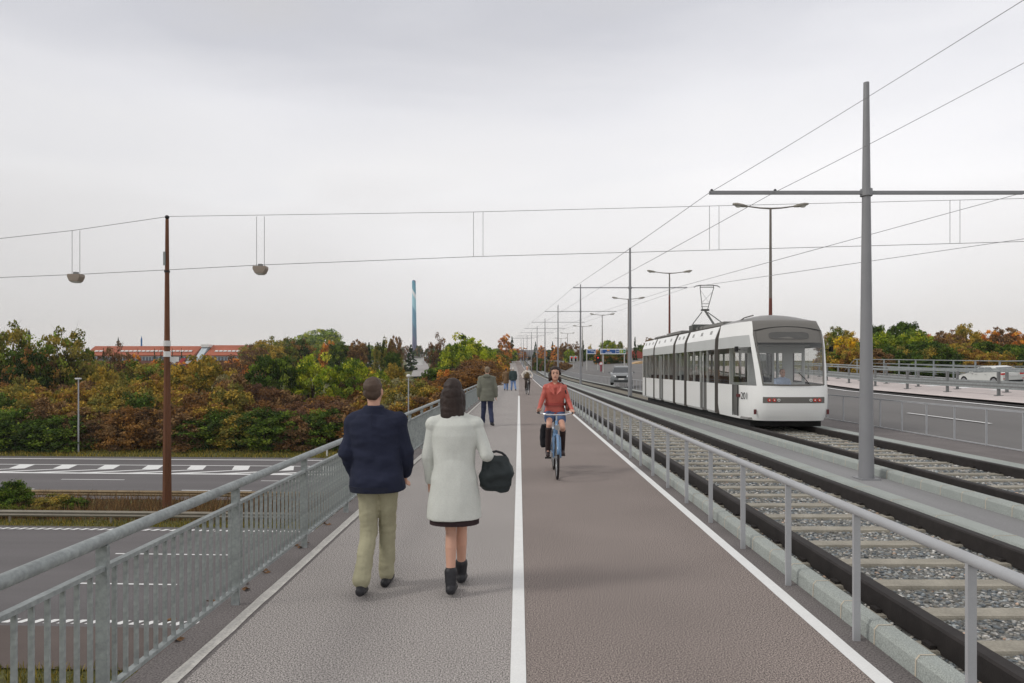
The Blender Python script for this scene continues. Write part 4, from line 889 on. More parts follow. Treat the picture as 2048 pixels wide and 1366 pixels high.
# receding road to the chimney
m = MB(); pts = []
for Y, a, b in ((175, 822, 866), (230, 826, 862), (310, 829, 858), (450, 834, 856), (700, 841, 854), (1000, 846, 853)):
    pts.append((Y, (a - VX) * Y / F, (b - VX) * Y / F))
for (y0, a0, b0), (y1, a1, b1) in zip(pts[:-1], pts[1:]):
    n_ = 6
    for i in range(n_):
        f0, f1 = i / n_, (i + 1) / n_; ya, yb = y0 + (y1 - y0) * f0, y0 + (y1 - y0) * f1
        xa0, xb0, xa1, xb1 = a0 + (a1 - a0) * f0, b0 + (b1 - b0) * f0, a0 + (a1 - a0) * f1, b0 + (b1 - b0) * f1
        q = lambda x, y: (x, y, H(x, y) + .45)
        m.quad(q(xa0, ya), q(xb0, ya), q(xb1, yb), q(xa1, yb))
tag(m.build('road', M('far_road', S(158, 154, 152), .9, var=.05, scale=.1)), kind='structure')

# far overpass
Y = 345; z0, z1 = P(0, 713, Y).z, P(0, 700, Y).z; xa, xb = P(1051, 0, Y).x, P(1104, 0, Y).x
t = thing('overpass', 'far grey concrete overpass crossing the tram line at the end of the path', 'bridge', (xa, Y, z0)); w_ = xb - xa
MB().box(-12, w_ + 1, 0, 8, 0, 1.0).build('deck', conc, t); MB().box(-12, w_, -.1, .1, 1.0, z1 - z0).build('parapet', M('noise_panel', S(168, 166, 170), .6, var=.08, scale=.6, streak=(1, 1, 6)), t)
for k in range(8): MB().box(-.08, .08, -.22, -.11, 0, z1 - z0 + .1).build('panel_post', galv_d, t).location = (k * w_ / 7, 0, 0)
for x in (0.4, w_ + 2.5): MB().box(x - .5, x + .5, 1, 7, -6, 0).build('support', conc, t)

# blue road signs on posts
blue_m = M('sign_blue', S(34, 84, 150), .45, var=.03); green_m = M('sign_green', S(46, 128, 84), .45, var=.03); ym = M('sign_yellow_green', S(150, 170, 50), .45); wht = M('sign_white', S(226, 230, 236), .5); tan = M('sign_tan', S(206, 150, 90), .5); post_m = M('sign_post', S(186, 186, 182), .6, .1)
def sign(Y, px0, px1, py0, py1, bot, posts, label, panels, marks):
    a, b = P(px0, py0, Y), P(px1, py1, Y); cx = (a.x + b.x) / 2; g = P(0, bot, Y).z
    t = thing('road_sign', label, 'road sign', (cx, Y, g))
    for px in posts: MB().tube([(P(px, 0, Y).x - cx, .12, 0), (P(px, 0, Y).x - cx, .12, a.z - g)], .09, 8).build('post', post_m, t)
    bd = MB().box(a.x - cx, b.x - cx, -.03, .03, b.z - g, a.z - g).build('border', wht, t)
    for (q0, q1, mt) in panels: MB().box(P(q0, 0, Y).x - cx, P(q1, 0, Y).x - cx, -.05, -.032, b.z - g + .14, a.z - g - .14).build('panel', mt, t)
    H_ = a.z - b.z
    for (q0, q1, v0, v1, mt) in marks: MB().box(P(q0, 0, Y).x - cx, P(q1, 0, Y).x - cx, -.065, -.052, b.z - g + H_ * v0, b.z - g + H_ * v1).build('marking', mt, t)
    return t
T1 = sign(118, 1173.6, 1191.8, 698, 708, 741, [1173.6], 'small blue direction sign on a single tall post', [(1174.6, 1190.8, blue_m)],
     [(1177, 1180, .62, .72, wht), (1181, 1183.5, .62, .72, wht), (1184.2, 1187, .62, .72, wht), (1182, 1184, .42, .5, wht), (1184.6, 1187, .42, .5, wht), (1188.6, 1189.8, .15, .45, wht), (1187.4, 1189.6, .45, .55, wht)])
T2 = sign(100, 1200.4, 1252, 697.5, 708.3, 745, [1206.5, 1249], 'wide blue and green direction sign above the dark car', [(1201.4, 1205, blue_m), (1205.6, 1231, blue_m), (1232, 1238.6, blue_m), (1239.4, 1246, ym), (1246, 1251, green_m)],
     [(1202.2, 1202.9, .2, .8, wht), (1201.8, 1203.4, .66, .74, wht), (1214, 1219, .56, .84, tan), (1211, 1214.5, .28, .4, wht), (1215, 1219.5, .28, .4, wht), (1220, 1223, .28, .4, wht), (1233, 1237, .46, .56, wht), (1236, 1237.2, .38, .64, wht), (1242, 1243, .3, .7, wht), (1247, 1249.8, .42, .52, wht), (1246.8, 1247.6, .3, .66, wht)])
# traffic lights
redl = bpy.data.materials.new('red_light'); redl.use_nodes = True; redl.node_tree.nodes['Principled BSDF'].inputs['Base Color'].default_value = S(230, 50, 40); redl.node_tree.nodes['Principled BSDF'].inputs['Emission Color'].default_value = S(255, 60, 40); redl.node_tree.nodes['Principled BSDF'].inputs['Emission Strength'].default_value = .8
def tlight(px, top, bot, Y, label, heads=1):
    g = P(px, bot, Y); h = P(px, top, Y).z - g.z; t = thing('traffic_light', label, 'traffic light', g, 0)
    MB().tube([(0, 0, 0), (0, 0, h)], .07, 8).build('post', post_m, t)
    for k in range(heads):
        dx = (k - (heads - 1) / 2) * .62
        hd = MB().box(-.27, .27, -.1, .1, -.45, .45).build('backboard', white_m if heads > 1 else dark_m, t, bevel=.03); hd.location = (dx, -.12, h)
        MB().box(-.15, .15, -.2, -.102, -.36, .36).build('signal_housing', dark_m, hd)
        MB().tube([(0, -.24, .22), (0, -.20, .22)], .09, 12).build('red_lamp', redl, hd)
tlight(1147, 718, 737, 105, 'twin headed traffic light with white backboards left of the small blue sign', 2)
tlight(1195.5, 719, 740, 88, 'traffic light showing red between the two blue signs')
t = thing('round_sign', 'round white sign with a red foot right of the red traffic light', 'traffic sign', P(1202, 743, 84)); MB().tube([(0, 0, 0), (0, 0, .85)], .10, 8).build('post', M('sign_foot', S(140, 60, 76), .6), t)
MB().tube([(0, -.03, .95), (0, .03, .95)], .24, 20).build('disc', M('sign_rim', S(196, 70, 74), .5), t); MB().tube([(0, -.04, .95), (0, -.031, .95)], .18, 20).build('disc_face', white_m, t)
# houses right of the masts
for px, py, Y, w_, c3, lb in ((1272, 700, 190, 10, (150, 74, 62), 'small red roofed house behind the second grey mast'), (1258, 693, 230, 7, (196, 190, 184), 'pale gabled house right of the wide blue sign'), (1285, 722, 150, 8, (190, 160, 120), 'low tan shop just left of the tram rear')):
    p = P(px, py, Y); zg = H(p.x, Y); t = thing('house', lb, 'house', (p.x, Y, zg)); hh = p.z - zg
    MB().box(-w_ / 2, w_ / 2, 0, 8, 0, hh * .62).build('wall', M('house_wall' + str(px), S(206, 198, 186) if px != 1285 else S(190, 160, 120), .85), t)
    MB().prism([(-w_ / 2 - .4, hh * .62), (0, hh), (w_ / 2 + .4, hh * .62)], -.4, 8.4).build('roof', M('house_roof' + str(px), S(*c3), .85), t)
    for k in (-1, 0, 1): MB().box(k * w_ * .28 - .5, k * w_ * .28 + .5, -.06, 0, hh * .2, hh * .42).build('window', glass_b, t)
# lamp on the right among the trees
for px, top, Y, lb in ((2030, 696, 118, 'thin lamp post with a small round head among the right hand trees'),):
    p = P(px, top, Y); t = thing('street_lamp', lb, 'street lamp', (p.x, Y, 1.0)); h = p.z - 1; MB().tube([(0, 0, 0), (0, 0, h)], .05, 6).build('pole', galv_l, t); MB().tube([(0, 0, h), (-.25, 0, h + .18), (-.45, 0, h + .1)], .035, 6).build('arm', galv_l, t); MB().ball((-.5, 0, h + .06), .17, .15, .12).build('lamp_head', white_m, t, smooth=True)

# ---------------------------------------------------------------- light haze in the air
hz = bpy.data.materials.new('haze'); hz.use_nodes = True; t_ = hz.node_tree; t_.nodes.remove(t_.nodes['Principled BSDF']); pv = t_.nodes.new('ShaderNodeVolumePrincipled'); pv.inputs['Color'].default_value = (.98, .99, 1.0, 1); pv.inputs['Density'].default_value = HAZE; pv.inputs['Anisotropy'].default_value = .2
t_.links.new(pv.outputs[0], t_.nodes['Material Output'].inputs['Volume'])
if HAZE: tag(MB().box(-2250, 2250, -210, 2450, -12, 175).build('haze', hz), kind='stuff', label='thin haze in the air over the whole place', cat='haze')

# ---------------------------------------------------------------- the tram
def glass(name, tint, gl=.12, rough=.02):
    m = bpy.data.materials.new(name); m.use_nodes = True; t = m.node_tree; t.nodes.remove(t.nodes['Principled BSDF']); out = t.nodes['Material Output']
    tr = t.nodes.new('ShaderNodeBsdfTransparent'); tr.inputs[0].default_value = (*tint, 1); g = t.nodes.new('ShaderNodeBsdfGlossy'); g.inputs['Roughness'].default_value = rough
    fr = t.nodes.new('ShaderNodeFresnel'); fr.inputs[0].default_value = 1.5; a = t.nodes.new('ShaderNodeMath'); a.operation = 'MULTIPLY_ADD'; a.inputs[1].default_value = 1.0; a.inputs[2].default_value = gl * .3; a.use_clamp = True
    t.links.new(fr.outputs[0], a.inputs[0]); cp = t.nodes.new('ShaderNodeMath'); cp.operation = 'MINIMUM'; cp.inputs[1].default_value = .22; t.links.new(a.outputs[0], cp.inputs[0]); a = cp; mx_ = t.nodes.new('ShaderNodeMixShader'); t.links.new(a.outputs[0], mx_.inputs[0]); t.links.new(tr.outputs[0], mx_.inputs[1]); t.links.new(g.outputs[0], mx_.inputs[2]); t.links.new(mx_.outputs[0], out.inputs[0]); return m
tw = M('tram_white', S(243, 244, 242), .28, var=.02, scale=.8, spec=.5, coat=.3); tg = M('tram_grey_panel', S(190, 193, 192), .35, var=.03, scale=2); td = M('tram_dark_grey', S(112, 110, 106), .38, var=.04, scale=2, coat=.1)
tdoor = M('tram_door', S(98, 98, 96), .3, var=.05, spec=.6); bel = M('bellows', S(82, 78, 74), .8, var=.06); und = M('underframe', S(34, 34, 34), .8, var=.2, scale=6)
intr = M('interior_grey', S(206, 208, 206), .6, var=.03); seat_m = M('seat_fabric', S(84, 78, 82), .8, var=.1); steel = M('steel_tube', S(186, 186, 184), .3, .5, var=.03)
tglass = glass('tram_glass', (.86, .87, .86)); wglass = glass('windscreen_glass', (.86, .87, .86))
TX, TY = 7.93, 19.6
tram = thing('tram', 'white low floor tram with dark bellows, grey front roof and number 201', 'tram', (TX, TY, .06))
def spline(pts, z):
    zs = [p[0] for p in pts]; return float(np.interp(z, zs, [p[1] for p in pts]))
SN = [(.3, .20), (.5, .09), (.75, .02), (1.0, 0), (1.36, .03), (1.8, .12), (2.2, .23), (2.62, .36), (3.0, .52), (3.28, .74)]
WN = [(.3, .95), (.5, .985), (.7, 1), (2.5, 1), (2.86, .985), (3.28, .92)]
CP = [(1.28, 3.2), (1.28, 2.2), (1.28, 1.62), (1.255, 1.12), (1.20, .66), (1.13, .42), (1.02, .22), (.89, .10), (.74, .055), (.55, .03), (.3, .008), (0, 0)]
cols = [(-x, s) for x, s in CP] + [(x, s) for x, s in reversed(CP[:-1])]
nC = len(cols)
zrows = [.34, .42, .55, .7, .86, 1.04, 1.2, 1.30, 1.36, 1.5, 1.8, 2.1, 2.4, 2.5, 2.62, 2.86, 3.05, 3.18, 3.28]
def nosept(i, z):
    x, s = cols[i]; sn = spline(SN, z); g_ = 1 + .17 * min(1, max(0, (z - 1.36) / 1.5)) if abs(x) < 1.0 else (1 + .09 * min(1, max(0, (z - 1.36) / 1.5)) if abs(x) < 1.1 else 1); x = x * g_; f_ = max(0.0, 1 - s / 3.2); return Vector((x * spline(WN, z), s + sn * f_ ** .6 if s < 3.2 else s, z))
regions = {'body_shell': MB(), 'side_panel': MB(), 'light_band': MB(), 'door': MB(), 'windscreen': MB(), 'side_window': MB(), 'roof_fairing': MB()}
for k in range(len(zrows) - 1):
    z0, z1 = zrows[k], zrows[k + 1]; zm = (z0 + z1) / 2
    for i in range(nC - 1):
        j = i if i < nC // 2 else nC - 2 - i                    # 0..10 from the rear to the middle
        if j >= 7: key = 'light_band' if .86 <= zm <= 1.04 else 'windscreen' if 1.36 < zm < 2.62 else 'roof_fairing' if zm > 2.62 else 'body_shell'
        elif j == 6: key = 'body_shell'
        elif 1.36 < zm < 2.5: key = 'side_window'
        elif 2.5 < zm < 2.86: key = 'side_panel'
        elif zm < 1.36 and zm > .42 and j == 2: key = 'door'
        else: key = 'body_shell'
        if key in ('side_window', 'side_panel', 'door') and i > nC // 2: key += ' r'
        a, b, c, d = nosept(i, z0), nosept(i + 1, z0), nosept(i + 1, z1), nosept(i, z1); regions.setdefault(key, MB()).add([a, b, c, d], [(0, 1, 2, 3)])
for key, mt in (('body_shell', tw), ('side_panel', tg), ('light_band', td), ('door', tdoor), ('windscreen', wglass), ('side_window', tglass), ('side_panel r', tg), ('door r', tdoor), ('side_window r', tglass), ('roof_fairing', td)):
    mb = regions[key]
    if key == 'roof_fairing':
        # dome over the cab
        top = [nosept(i, 3.28) for i in range(nC)]; W = 1.28 * .92
        rows = [[Vector((p.x * (1 - f_ * 0.0), p.y + (3.2 - p.y) * f_, 3.28 + (.26 * (1 - (p.x / W) ** 2)) * math.sin(min(1, f_ * 2.2) * math.pi / 2))) for p in top] for f_ in (0, .06, .14, .26, .45, .7, 1)]
        for a in range(6):
            for i in range(nC - 1): mb.add([rows[a][i], rows[a][i + 1], rows[a + 1][i + 1], rows[a + 1][i]], [(0, 1, 2, 3)])
    me_o = mb.build(key.split()[0], mt, tram, fix=False); bm = bmesh.new(); bm.from_mesh(me_o.data); bmesh.ops.remove_doubles(bm, verts=bm.verts, dist=.0005); bmesh.ops.recalc_face_normals(bm, faces=bm.faces)
    if key in ('windscreen', 'side_window'): pass
    bm.to_mesh(me_o.data); bm.free(); me_o.data.polygons.foreach_set('use_smooth', [True] * len(me_o.data.polygons)); me_o.data.set_sharp_from_angle(angle=math.radians(50))
# arched seam, destination box, windscreen frame
seam = [nosept(i, 3.0 if 1 else 0) for i in range(7, nC - 7)]
MB().tube([p + Vector((0, -.012, (.10 * (1 - (p.x / .9) ** 2)))) + Vector((0, .09 * (1 - (p.x / .9) ** 2), 0)) for p in seam], .012, 5).build('roof_seam', dark_m, tram)
def front_pt(x, z, off=.01):
    g_ = 1 + .17 * min(1, max(0, (z - 1.36) / 1.5))
    P_ = lambda: x * g_
    xs = [c[0] for c in cols[7:nC - 7]]; ss = [c[1] for c in cols[7:nC - 7]]; s = float(np.interp(x, xs, ss)); return Vector((x * g_, s + spline(SN, z) * (1 - s / 3.2) ** .6 - off, z))
m = MB(); pts = []
for k in range(28):
    a = 2 * math.pi * k / 28; x = .50 * math.copysign(abs(math.cos(a)) ** .3, math.cos(a)); z = 2.83 + .105 * math.copysign(abs(math.sin(a)) ** .5, math.sin(a)); pts.append(front_pt(x, z, .014))
m.add(pts, [tuple(range(28))]); m.build('destination_display', M('display', S(84, 84, 82), .25, spec=.6), tram, fix=False)
fr = [front_pt(-.87, 1.40), front_pt(-.4, 1.38), front_pt(0, 1.38), front_pt(.4, 1.38), front_pt(.87, 1.40), front_pt(.86, 2.0), front_pt(.85, 2.6), front_pt(.84, 2.95)]
MB().tube(fr + [], .025, 6).build('windscreen_frame', td, tram); MB().tube([front_pt(-.87, 1.40), front_pt(-.86, 2.0), front_pt(-.85, 2.6), front_pt(-.84, 2.95)], .025, 6).build('windscreen_frame', td, tram)
MB().tube([front_pt(.42, 1.40, .03), front_pt(.30, 1.56, .04), front_pt(.12, 1.74, .04)], .012, 5).build('wiper', dark_m, tram)
# lamps
redm = M('tail_lamp', S(196, 58, 44), .25, var=.05, spec=.7); clr = M('clear_lamp', S(214, 214, 210), .15, var=.02, spec=.8)
for s_ in (-1, 1):
    for x, r_, mt, nm in ((.72, .052, redm, 'tail_light'), (.585, .052, redm, 'tail_light'), (.46, .042, clr, 'headlight')):
        p = front_pt(s_ * x, .95, .004); MB().tube([p + Vector((0, .02, 0)), p + Vector((0, -.015, 0))], r_, 14).build(nm, mt, tram); MB().tube([p + Vector((0, -.013, 0)), p + Vector((0, -.02, 0))], r_ * .4, 10).build('lens', clr if nm == 'tail_light' else dark_m, tram)
    for (x, z, w_, h_) in ((.93, .60, .045, .11),):
        q = Vector((s_ * 1.06, .27, z)); MB().box(-.03, .03, -.02, .02, -.07, .07).build('side_marker', M('dark_red_lamp', S(96, 40, 42), .4), tram).location = q
def facet(i0, i1, z):
    a, b = nosept(i0, z), nosept(i1, z); return a, b
# number 201 on both corners
def text_mesh(s, size, mat, name, parent, M4):
    cu = bpy.data.curves.new('t', 'FONT'); cu.body = s; cu.size = size; cu.extrude = .001; cu.align_x = 'CENTER'; ob = bpy.data.objects.new('t', cu); TMP.collection.objects.link(ob)
    dg = tmp_dg(); me = bpy.data.meshes.new_from_object(ob.evaluated_get(dg)); bpy.data.objects.remove(ob); bpy.data.curves.remove(cu)
    me.name = name; me.materials.clear(); me.materials.append(mat); me.transform(M4); o = bpy.data.objects.new(name, me); COL.objects.link(o); o.parent = parent; return o
for (i0, i1, sgn) in ((3, 5, 1), (nC - 1 - 5, nC - 1 - 3, -1)):
    a, b = facet(i0, i1, .95); ex = (b - a).normalized(); nrm = Vector((ex.y, -ex.x, 0)); c = (a + b) / 2
    if sgn == 1: c = a.lerp(b, .55)
    R = Matrix((( ex.x, 0, nrm.x, 0), (ex.y, 0, nrm.y, 0), (0, 1, 0, 0), (0, 0, 0, 1)))
    M4 = Matrix.Translation(c + nrm * .035) @ R; text_mesh('201', .29, M('number_grey', S(70, 70, 72), .5), 'number', tram, M4)
    if sgn == 1: q = a + ex * .02 + nrm * .03; MB().box(-.09, .09, -.02, .02, -.04, .05).rot(math.atan2(ex.y, ex.x)).move(q + Vector((0, 0, .09))).build('side_lamp', M('dark_red_lamp', S(96, 40, 42), .4), tram)
# modules
segs = [(3.6, 7.5, [(4.6, 5.5)]), (7.9, 9.5, []), (9.9, 13.9, [(11.9, 12.8)]), (14.2, 17.1, [(16.1, 16.5)])]
def side_strip(mb, s0, s1, x0, z0, x1, z1, th=.05, sides=(-1, 1)):
    for sg in sides: mb.add([(sg * x0, s0, z0), (sg * x0, s1, z0), (sg * x1, s1, z1), (sg * x1, s0, z1), (sg * (x0 - th), s0, z0), (sg * (x0 - th), s1, z0), (sg * (x1 - th), s1, z1), (sg * (x1 - th), s0, z1)], [(0, 1, 2, 3), (7, 6, 5, 4), (0, 3, 7, 4), (1, 5, 6, 2), (3, 2, 6, 7), (0, 4, 5, 1)])
for n_, (s0, s1, doors) in enumerate([(3.18, 3.2, [])] + segs):
    if n_ == 0: continue
    for sg in (-1, 1):
        cur = s0
        for (d0, d1) in doors + [(s1, s1)]:
            if d0 > cur + .01:
                lo = MB(); side_strip(lo, cur + .004, d0 - .004, 1.275, .42, 1.28, 1.36, sides=(sg,)); side_strip(lo, cur + .004, d0 - .004, 1.22, .34, 1.275, .42, sides=(sg,)); lo.build('lower_panel', tw, tram)
            cur = d1
        up = MB(); side_strip(up, s0, s1, 1.28, 2.5, 1.262, 2.86, sides=(sg,)); up.build('upper_panel', tg, tram)
        rp_ = MB(); side_strip(rp_, s0, s1, 1.264, 2.86, 1.22, 3.0, sides=(sg,)); side_strip(rp_, s0, s1, 1.22, 3.0, 1.10, 3.28, sides=(sg,)); rp_.build('roof_panel', tw, tram)
    for sg in (-1, 1): MB().quad((sg * 1.274, s0, 1.36), (sg * 1.274, s1, 1.36), (sg * 1.274, s1, 2.5), (sg * 1.274, s0, 2.5)).build('side_window', tglass, tram, fix=False)
    ro = MB(); ro.prism([(-1.09, 3.28), (-.6, 3.36), (.6, 3.36), (1.09, 3.28), (1.0, 3.2), (-1.0, 3.2)], s0, s1); ro.build('roof', td, tram)
    for (d0, d1) in doors:
        mid = (d0 + d1) / 2
        for sg in (-1, 1):
            dm = MB(); side_strip(dm, d0, d1, 1.262, .42, 1.266, 1.36, sides=(sg,)); dd = dm.build('door', tdoor, tram)
            if d1 - d0 > .6: MB().box(sg * 1.27 - .012, sg * 1.27 + .012, mid - .03, mid + .03, .46, 2.42).build('door_edge', tg, dd)
        for y in (d0 + .02, d1 - .06):
            for xa in (-1.262, 1.21): MB().box(xa, xa + .052, y, y + .05, 1.36, 2.5).build('door_frame', tg, tram)
    y = s0
    while y < s1 - .05:
        for xa in (-1.26, 1.20): MB().box(xa, xa + .06, y, y + .10, 1.36, 2.5).build('window_pillar', tg, tram)
        y += (s1 - s0 - .1) / max(2, round((s1 - s0) / 1.1))
    for k in range(3 if s1 - s0 > 2 else 2):
        y = s0 + (s1 - s0) * (k + .6) / (3.2 if s1 - s0 > 2 else 2.2)
        for sg in (-1, 1):
            for q in (-1, 1): MB().add([(sg * 1.206, y + q * .075 - .06, 3.04), (sg * 1.206, y + q * .075 + .06, 3.04), (sg * 1.150, y + q * .075 + .10, 3.17), (sg * 1.150, y + q * .075, 3.17)], [(0, 1, 2, 3)]).build('vent', td, tram, fix=False)
for k in range(3):
    y = 1.9 + k * .45
    MB().add([(-1.195, y - .04, 3.05), (-1.195, y + .07, 3.05), (-1.15, y + .1, 3.14), (-1.15, y, 3.14)], [(0, 1, 2, 3)]).move((-.012, 0, .01)).build('vent', td, tram, fix=False)
for (a, b) in ((3.2, 3.6), (7.5, 7.9), (9.5, 9.9), (13.9, 14.2)):
    prof = [(-1.25, .36), (-1.25, 2.5), (-1.235, 2.86), (-1.07, 3.25), (-.6, 3.37), (.6, 3.37), (1.07, 3.25), (1.235, 2.86), (1.25, 2.5), (1.25, .36)]
    m = MB(); nf = 5
    for k in range(nf):
        u0, u1 = a + (b - a) * k / nf, a + (b - a) * (k + 1) / nf; um = (u0 + u1) / 2
        for (p, q) in zip(prof[:-1], prof[1:]):
            for (ua, fa, ub, fb) in ((u0, .985, um, 1.03), (um, 1.03, u1, .985)): m.quad((p[0] * fa, ua, p[1]), (q[0] * fa, ua, q[1]), (q[0] * fb, ub, q[1]), (p[0] * fb, ub, p[1]))
    m.build('bellows', bel, tram)
MB().prism([(-1.27, .38), (-1.27, 2.86), (-1.09, 3.28), (0, 3.34), (1.09, 3.28), (1.27, 2.86), (1.27, .38)], 17.1, 17.16).build('rear_wall', tw, tram)
# floor, ceiling, interior, underframe
MB().box(-1.2, 1.2, .5, 17, .36, .42).build('floor', M('tram_floor', S(150, 148, 146), .7), tram); MB().box(-1.15, 1.15, 1.9, 17, 2.86, 2.9).build('ceiling', intr, tram)
MB().box(-1.15, 1.15, 1.7, 17, 2.55, 2.6).build('ceiling_panel', intr, tram)
# cab bulkhead with window openings
bh = MB()
for (x0, x1, z0, z1) in ((-1.2, 1.2, .42, 1.42), (-1.2, 1.2, 2.35, 2.86), (-1.2, -1.08, 1.42, 2.35), (-.62, -.35, 1.42, 2.35), (.16, .22, 1.42, 2.35), (.5, .82, 1.42, 2.35), (1.12, 1.2, 1.42, 2.35)): bh.box(x0, x1, 2.20, 2.26, z0, z1)
bh.build('cab_bulkhead', intr, tram); MB().box(-.33, .15, 2.22, 2.24, 1.42, 2.33).build('cab_door_glass', glass('smoked', (.45, .47, .47)), tram, fix=False)
MB().prism([(.35, .9), (.35, 1.34), (.75, 1.30), (.8, .9)], -.85, .85, 'X').build('dashboard', M('dash', S(176, 178, 176), .6), tram)
m = MB(); m.box(.16 - .28, .16 + .28, 1.28, 1.75, .42, 1.05).build('driver_seat', seat_m, tram)
for k, y in enumerate([3.0, 4.2, 6.1, 6.8, 8.2, 9.1, 10.4, 11.2, 13.2, 14.6, 15.4]):
    for sg in (-1, 1): MB().box(sg * .78 - .38, sg * .78 + .38, y, y + .45, .78, .88).box(sg * .78 - .38, sg * .78 + .38, y + .38, y + .46, .88, 1.52).box(sg * .78 - .06, sg * .78 + .06, y + .1, y + .3, .42, .78).build('seat', seat_m, tram, bevel=.02)
    MB().tube([(.42 if k % 2 else -.42, y + .5, .42), (.42 if k % 2 else -.42, y + .5, 2.55)], .018, 8).build('grab_pole', steel, tram)
MB().box(-1.05, 1.05, .7, 16.8, .14, .36).build('underframe', und, tram)
for y in (1.3, 2.6, 8.3, 9.2, 14.6, 15.9):
    for sg in (-1, 1): MB().tube([(sg * .82, y, .30), (sg * .96, y, .30)], .29, 20).build('wheel', und, tram)
for (a, b, x, z) in ((2.3, 3.1, .62, .10), (4.2, 6.8, .8, .14), (7.9, 9.6, .55, .2), (10.4, 13.4, .8, .16), (14.5, 16.8, .7, .14)): MB().box(-x, x, a, b, 3.34, 3.36 + z).build('roof_box', M('roof_grey', S(134, 133, 130), .6, var=.06), tram, bevel=.03)
MB().tube([(-.88, 2.2, 3.38), (-.9, 1.7, 3.44), (-.7, 1.45, 3.5)], .02, 6).build('roof_rail', td, tram); MB().tube([(-.93, 1.6, 3.32), (-.93, 10, 3.36), (-.93, 16.8, 3.36)], .022, 6).build('roof_rail', bel, tram)
# pantograph
pg = MB(); PY = 9.2; z0 = 3.42; pm = M('pantograph_steel', S(96, 98, 96), .5, .4, var=.05)
pa = MB(); pa.tube([(-.55, PY, 5.27), (-.46, PY, 5.33), (-.28, PY, 5.36), (.28, PY, 5.36), (.46, PY, 5.33), (.55, PY, 5.27)], .018, 6).tube([(-.30, PY, 5.28), (.30, PY, 5.28)], .018, 6)
for x in (-.28, .28): pa.tube([(x, PY, 5.25), (x, PY, 5.37)], .014, 6)
pa.tube([(-.29, PY, 5.27), (-.11, PY + .3, 4.36)], .016, 6).tube([(.29, PY, 5.27), (.11, PY + .3, 4.36)], .016, 6).tube([(-.27, PY, 5.15), (.14, PY + .2, 4.65)], .006, 4).tube([(.25, PY, 5.1), (-.15, PY + .2, 4.65)], .006, 4)
pa.tube([(-.15, PY + .24, 4.6), (.15, PY + .24, 4.6)], .013, 5).tube([(-.17, PY + .27, 4.48), (.14, PY + .27, 4.48)], .013, 5); pa.box(-.16, .16, PY + .22, PY + .36, 4.30, 4.38)
po = pa.build('pantograph', pm, tram, fix=False)
lo = MB(); lo.tube([(0, PY + .3, 4.32), (.06, PY - .9, 3.62)], .045, 8).tube([(-.13, PY + .3, 4.26), (-.62, PY - .1, 3.72)], .02, 6).tube([(.12, PY + .3, 4.24), (.60, PY - .1, 3.78)], .02, 6).box(-.66, .66, PY - .14, PY - .06, 3.64, 3.70).box(-.68, -.46, PY - .3, PY + .3, 3.44, 3.66).box(.46, .68, PY - .3, PY + .3, 3.44, 3.66).box(-.60, .60, PY - .9, PY - .8, 3.44, 3.62)
lo.build('pantograph_frame', pm, po, fix=False)
for sg in (-1, 1):
    mr = MB().tube([(sg * 1.27, .95, 2.42), (sg * 1.42, .85, 2.46)], .014, 5).build('mirror_arm', und, tram); MB().box(sg * 1.42 - .04, sg * 1.42 + .04, .78, .9, 2.36, 2.52).build('camera_mirror', und, mr)
# mirrors the nose-side roofline: thin black door seams on the nose module
for y in (1.62, 1.12): MB().box(-1.30, -1.284, y + spline(SN, 1) * 0 - .012, y + .012, .42, 1.36).build('door_seam', und, tram)

# ---------------------------------------------------------------- people
skin_m = M('skin', S(206, 160, 138), .55, var=.05, scale=8); skin_t = M('skin_tights', S(172, 122, 106), .55, var=.06, scale=8)
hair_d = M('hair_dark', S(50, 38, 34), .6, var=.3, scale=12, streak=(3, 3, .4), bump=.3); hair_g = M('hair_grey_brown', S(134, 118, 98), .65, var=.2, scale=14, bump=.3); hair_b = M('hair_brown', S(84, 68, 58), .65, var=.25, scale=14, bump=.3); hair_w = M('hair_white', S(214, 206, 196), .7, var=.1)
eye_m = M('eye', S(44, 34, 32), .3, var=.02); lip_m = M('lips', S(160, 88, 84), .5, var=.02)
def fabric(name, c, r=.9, var=.12): return M(name, S(*c), r, var=var, scale=5, fine=.04, fscale=90, bump=.08, bscale=90, spec=.2)
V = Vector
def hand(mb, wr, d, side, curl=.5, s=1.0, fwd=V((0, 1, 0))):
    """palm and five bent fingers; d = direction of the hand, side = towards the thumb"""
    d = d.normalized(); sd = (side - d * side.dot(d)).normalized(); nrm = d.cross(sd)
    pc = wr + d * .045 * s
    for k in (-1, 0, 1): mb.capsule(wr + sd * .016 * k * s, wr + d * .085 * s + sd * .026 * k * s, .018 * s, .015 * s, 8)
    for k, L_ in zip((1.5, .5, -.5, -1.5), (.066, .076, .070, .054)):
        b = wr + d * .088 * s + sd * .0185 * k * s; d1 = (d + nrm * curl * .9).normalized(); p1 = b + d1 * L_ * .5 * s; d2 = (d + nrm * curl * 2.4).normalized(); p2 = p1 + d2 * L_ * .5 * s
        mb.capsule(b, p1, .0095 * s, .0088 * s, 6); mb.capsule(p1, p2, .0088 * s, .0075 * s, 6)
    t0 = wr + d * .03 * s + sd * .022 * s; t1 = t0 + (d * .6 + sd * .7 + nrm * .2).normalized() * .035 * s; t2 = t1 + (d * .95 + sd * .1 + nrm * .5).normalized() * .03 * s
    mb.capsule(t0, t1, .012 * s, .0105 * s, 6); mb.capsule(t1, t2, .0105 * s, .0085 * s, 6)
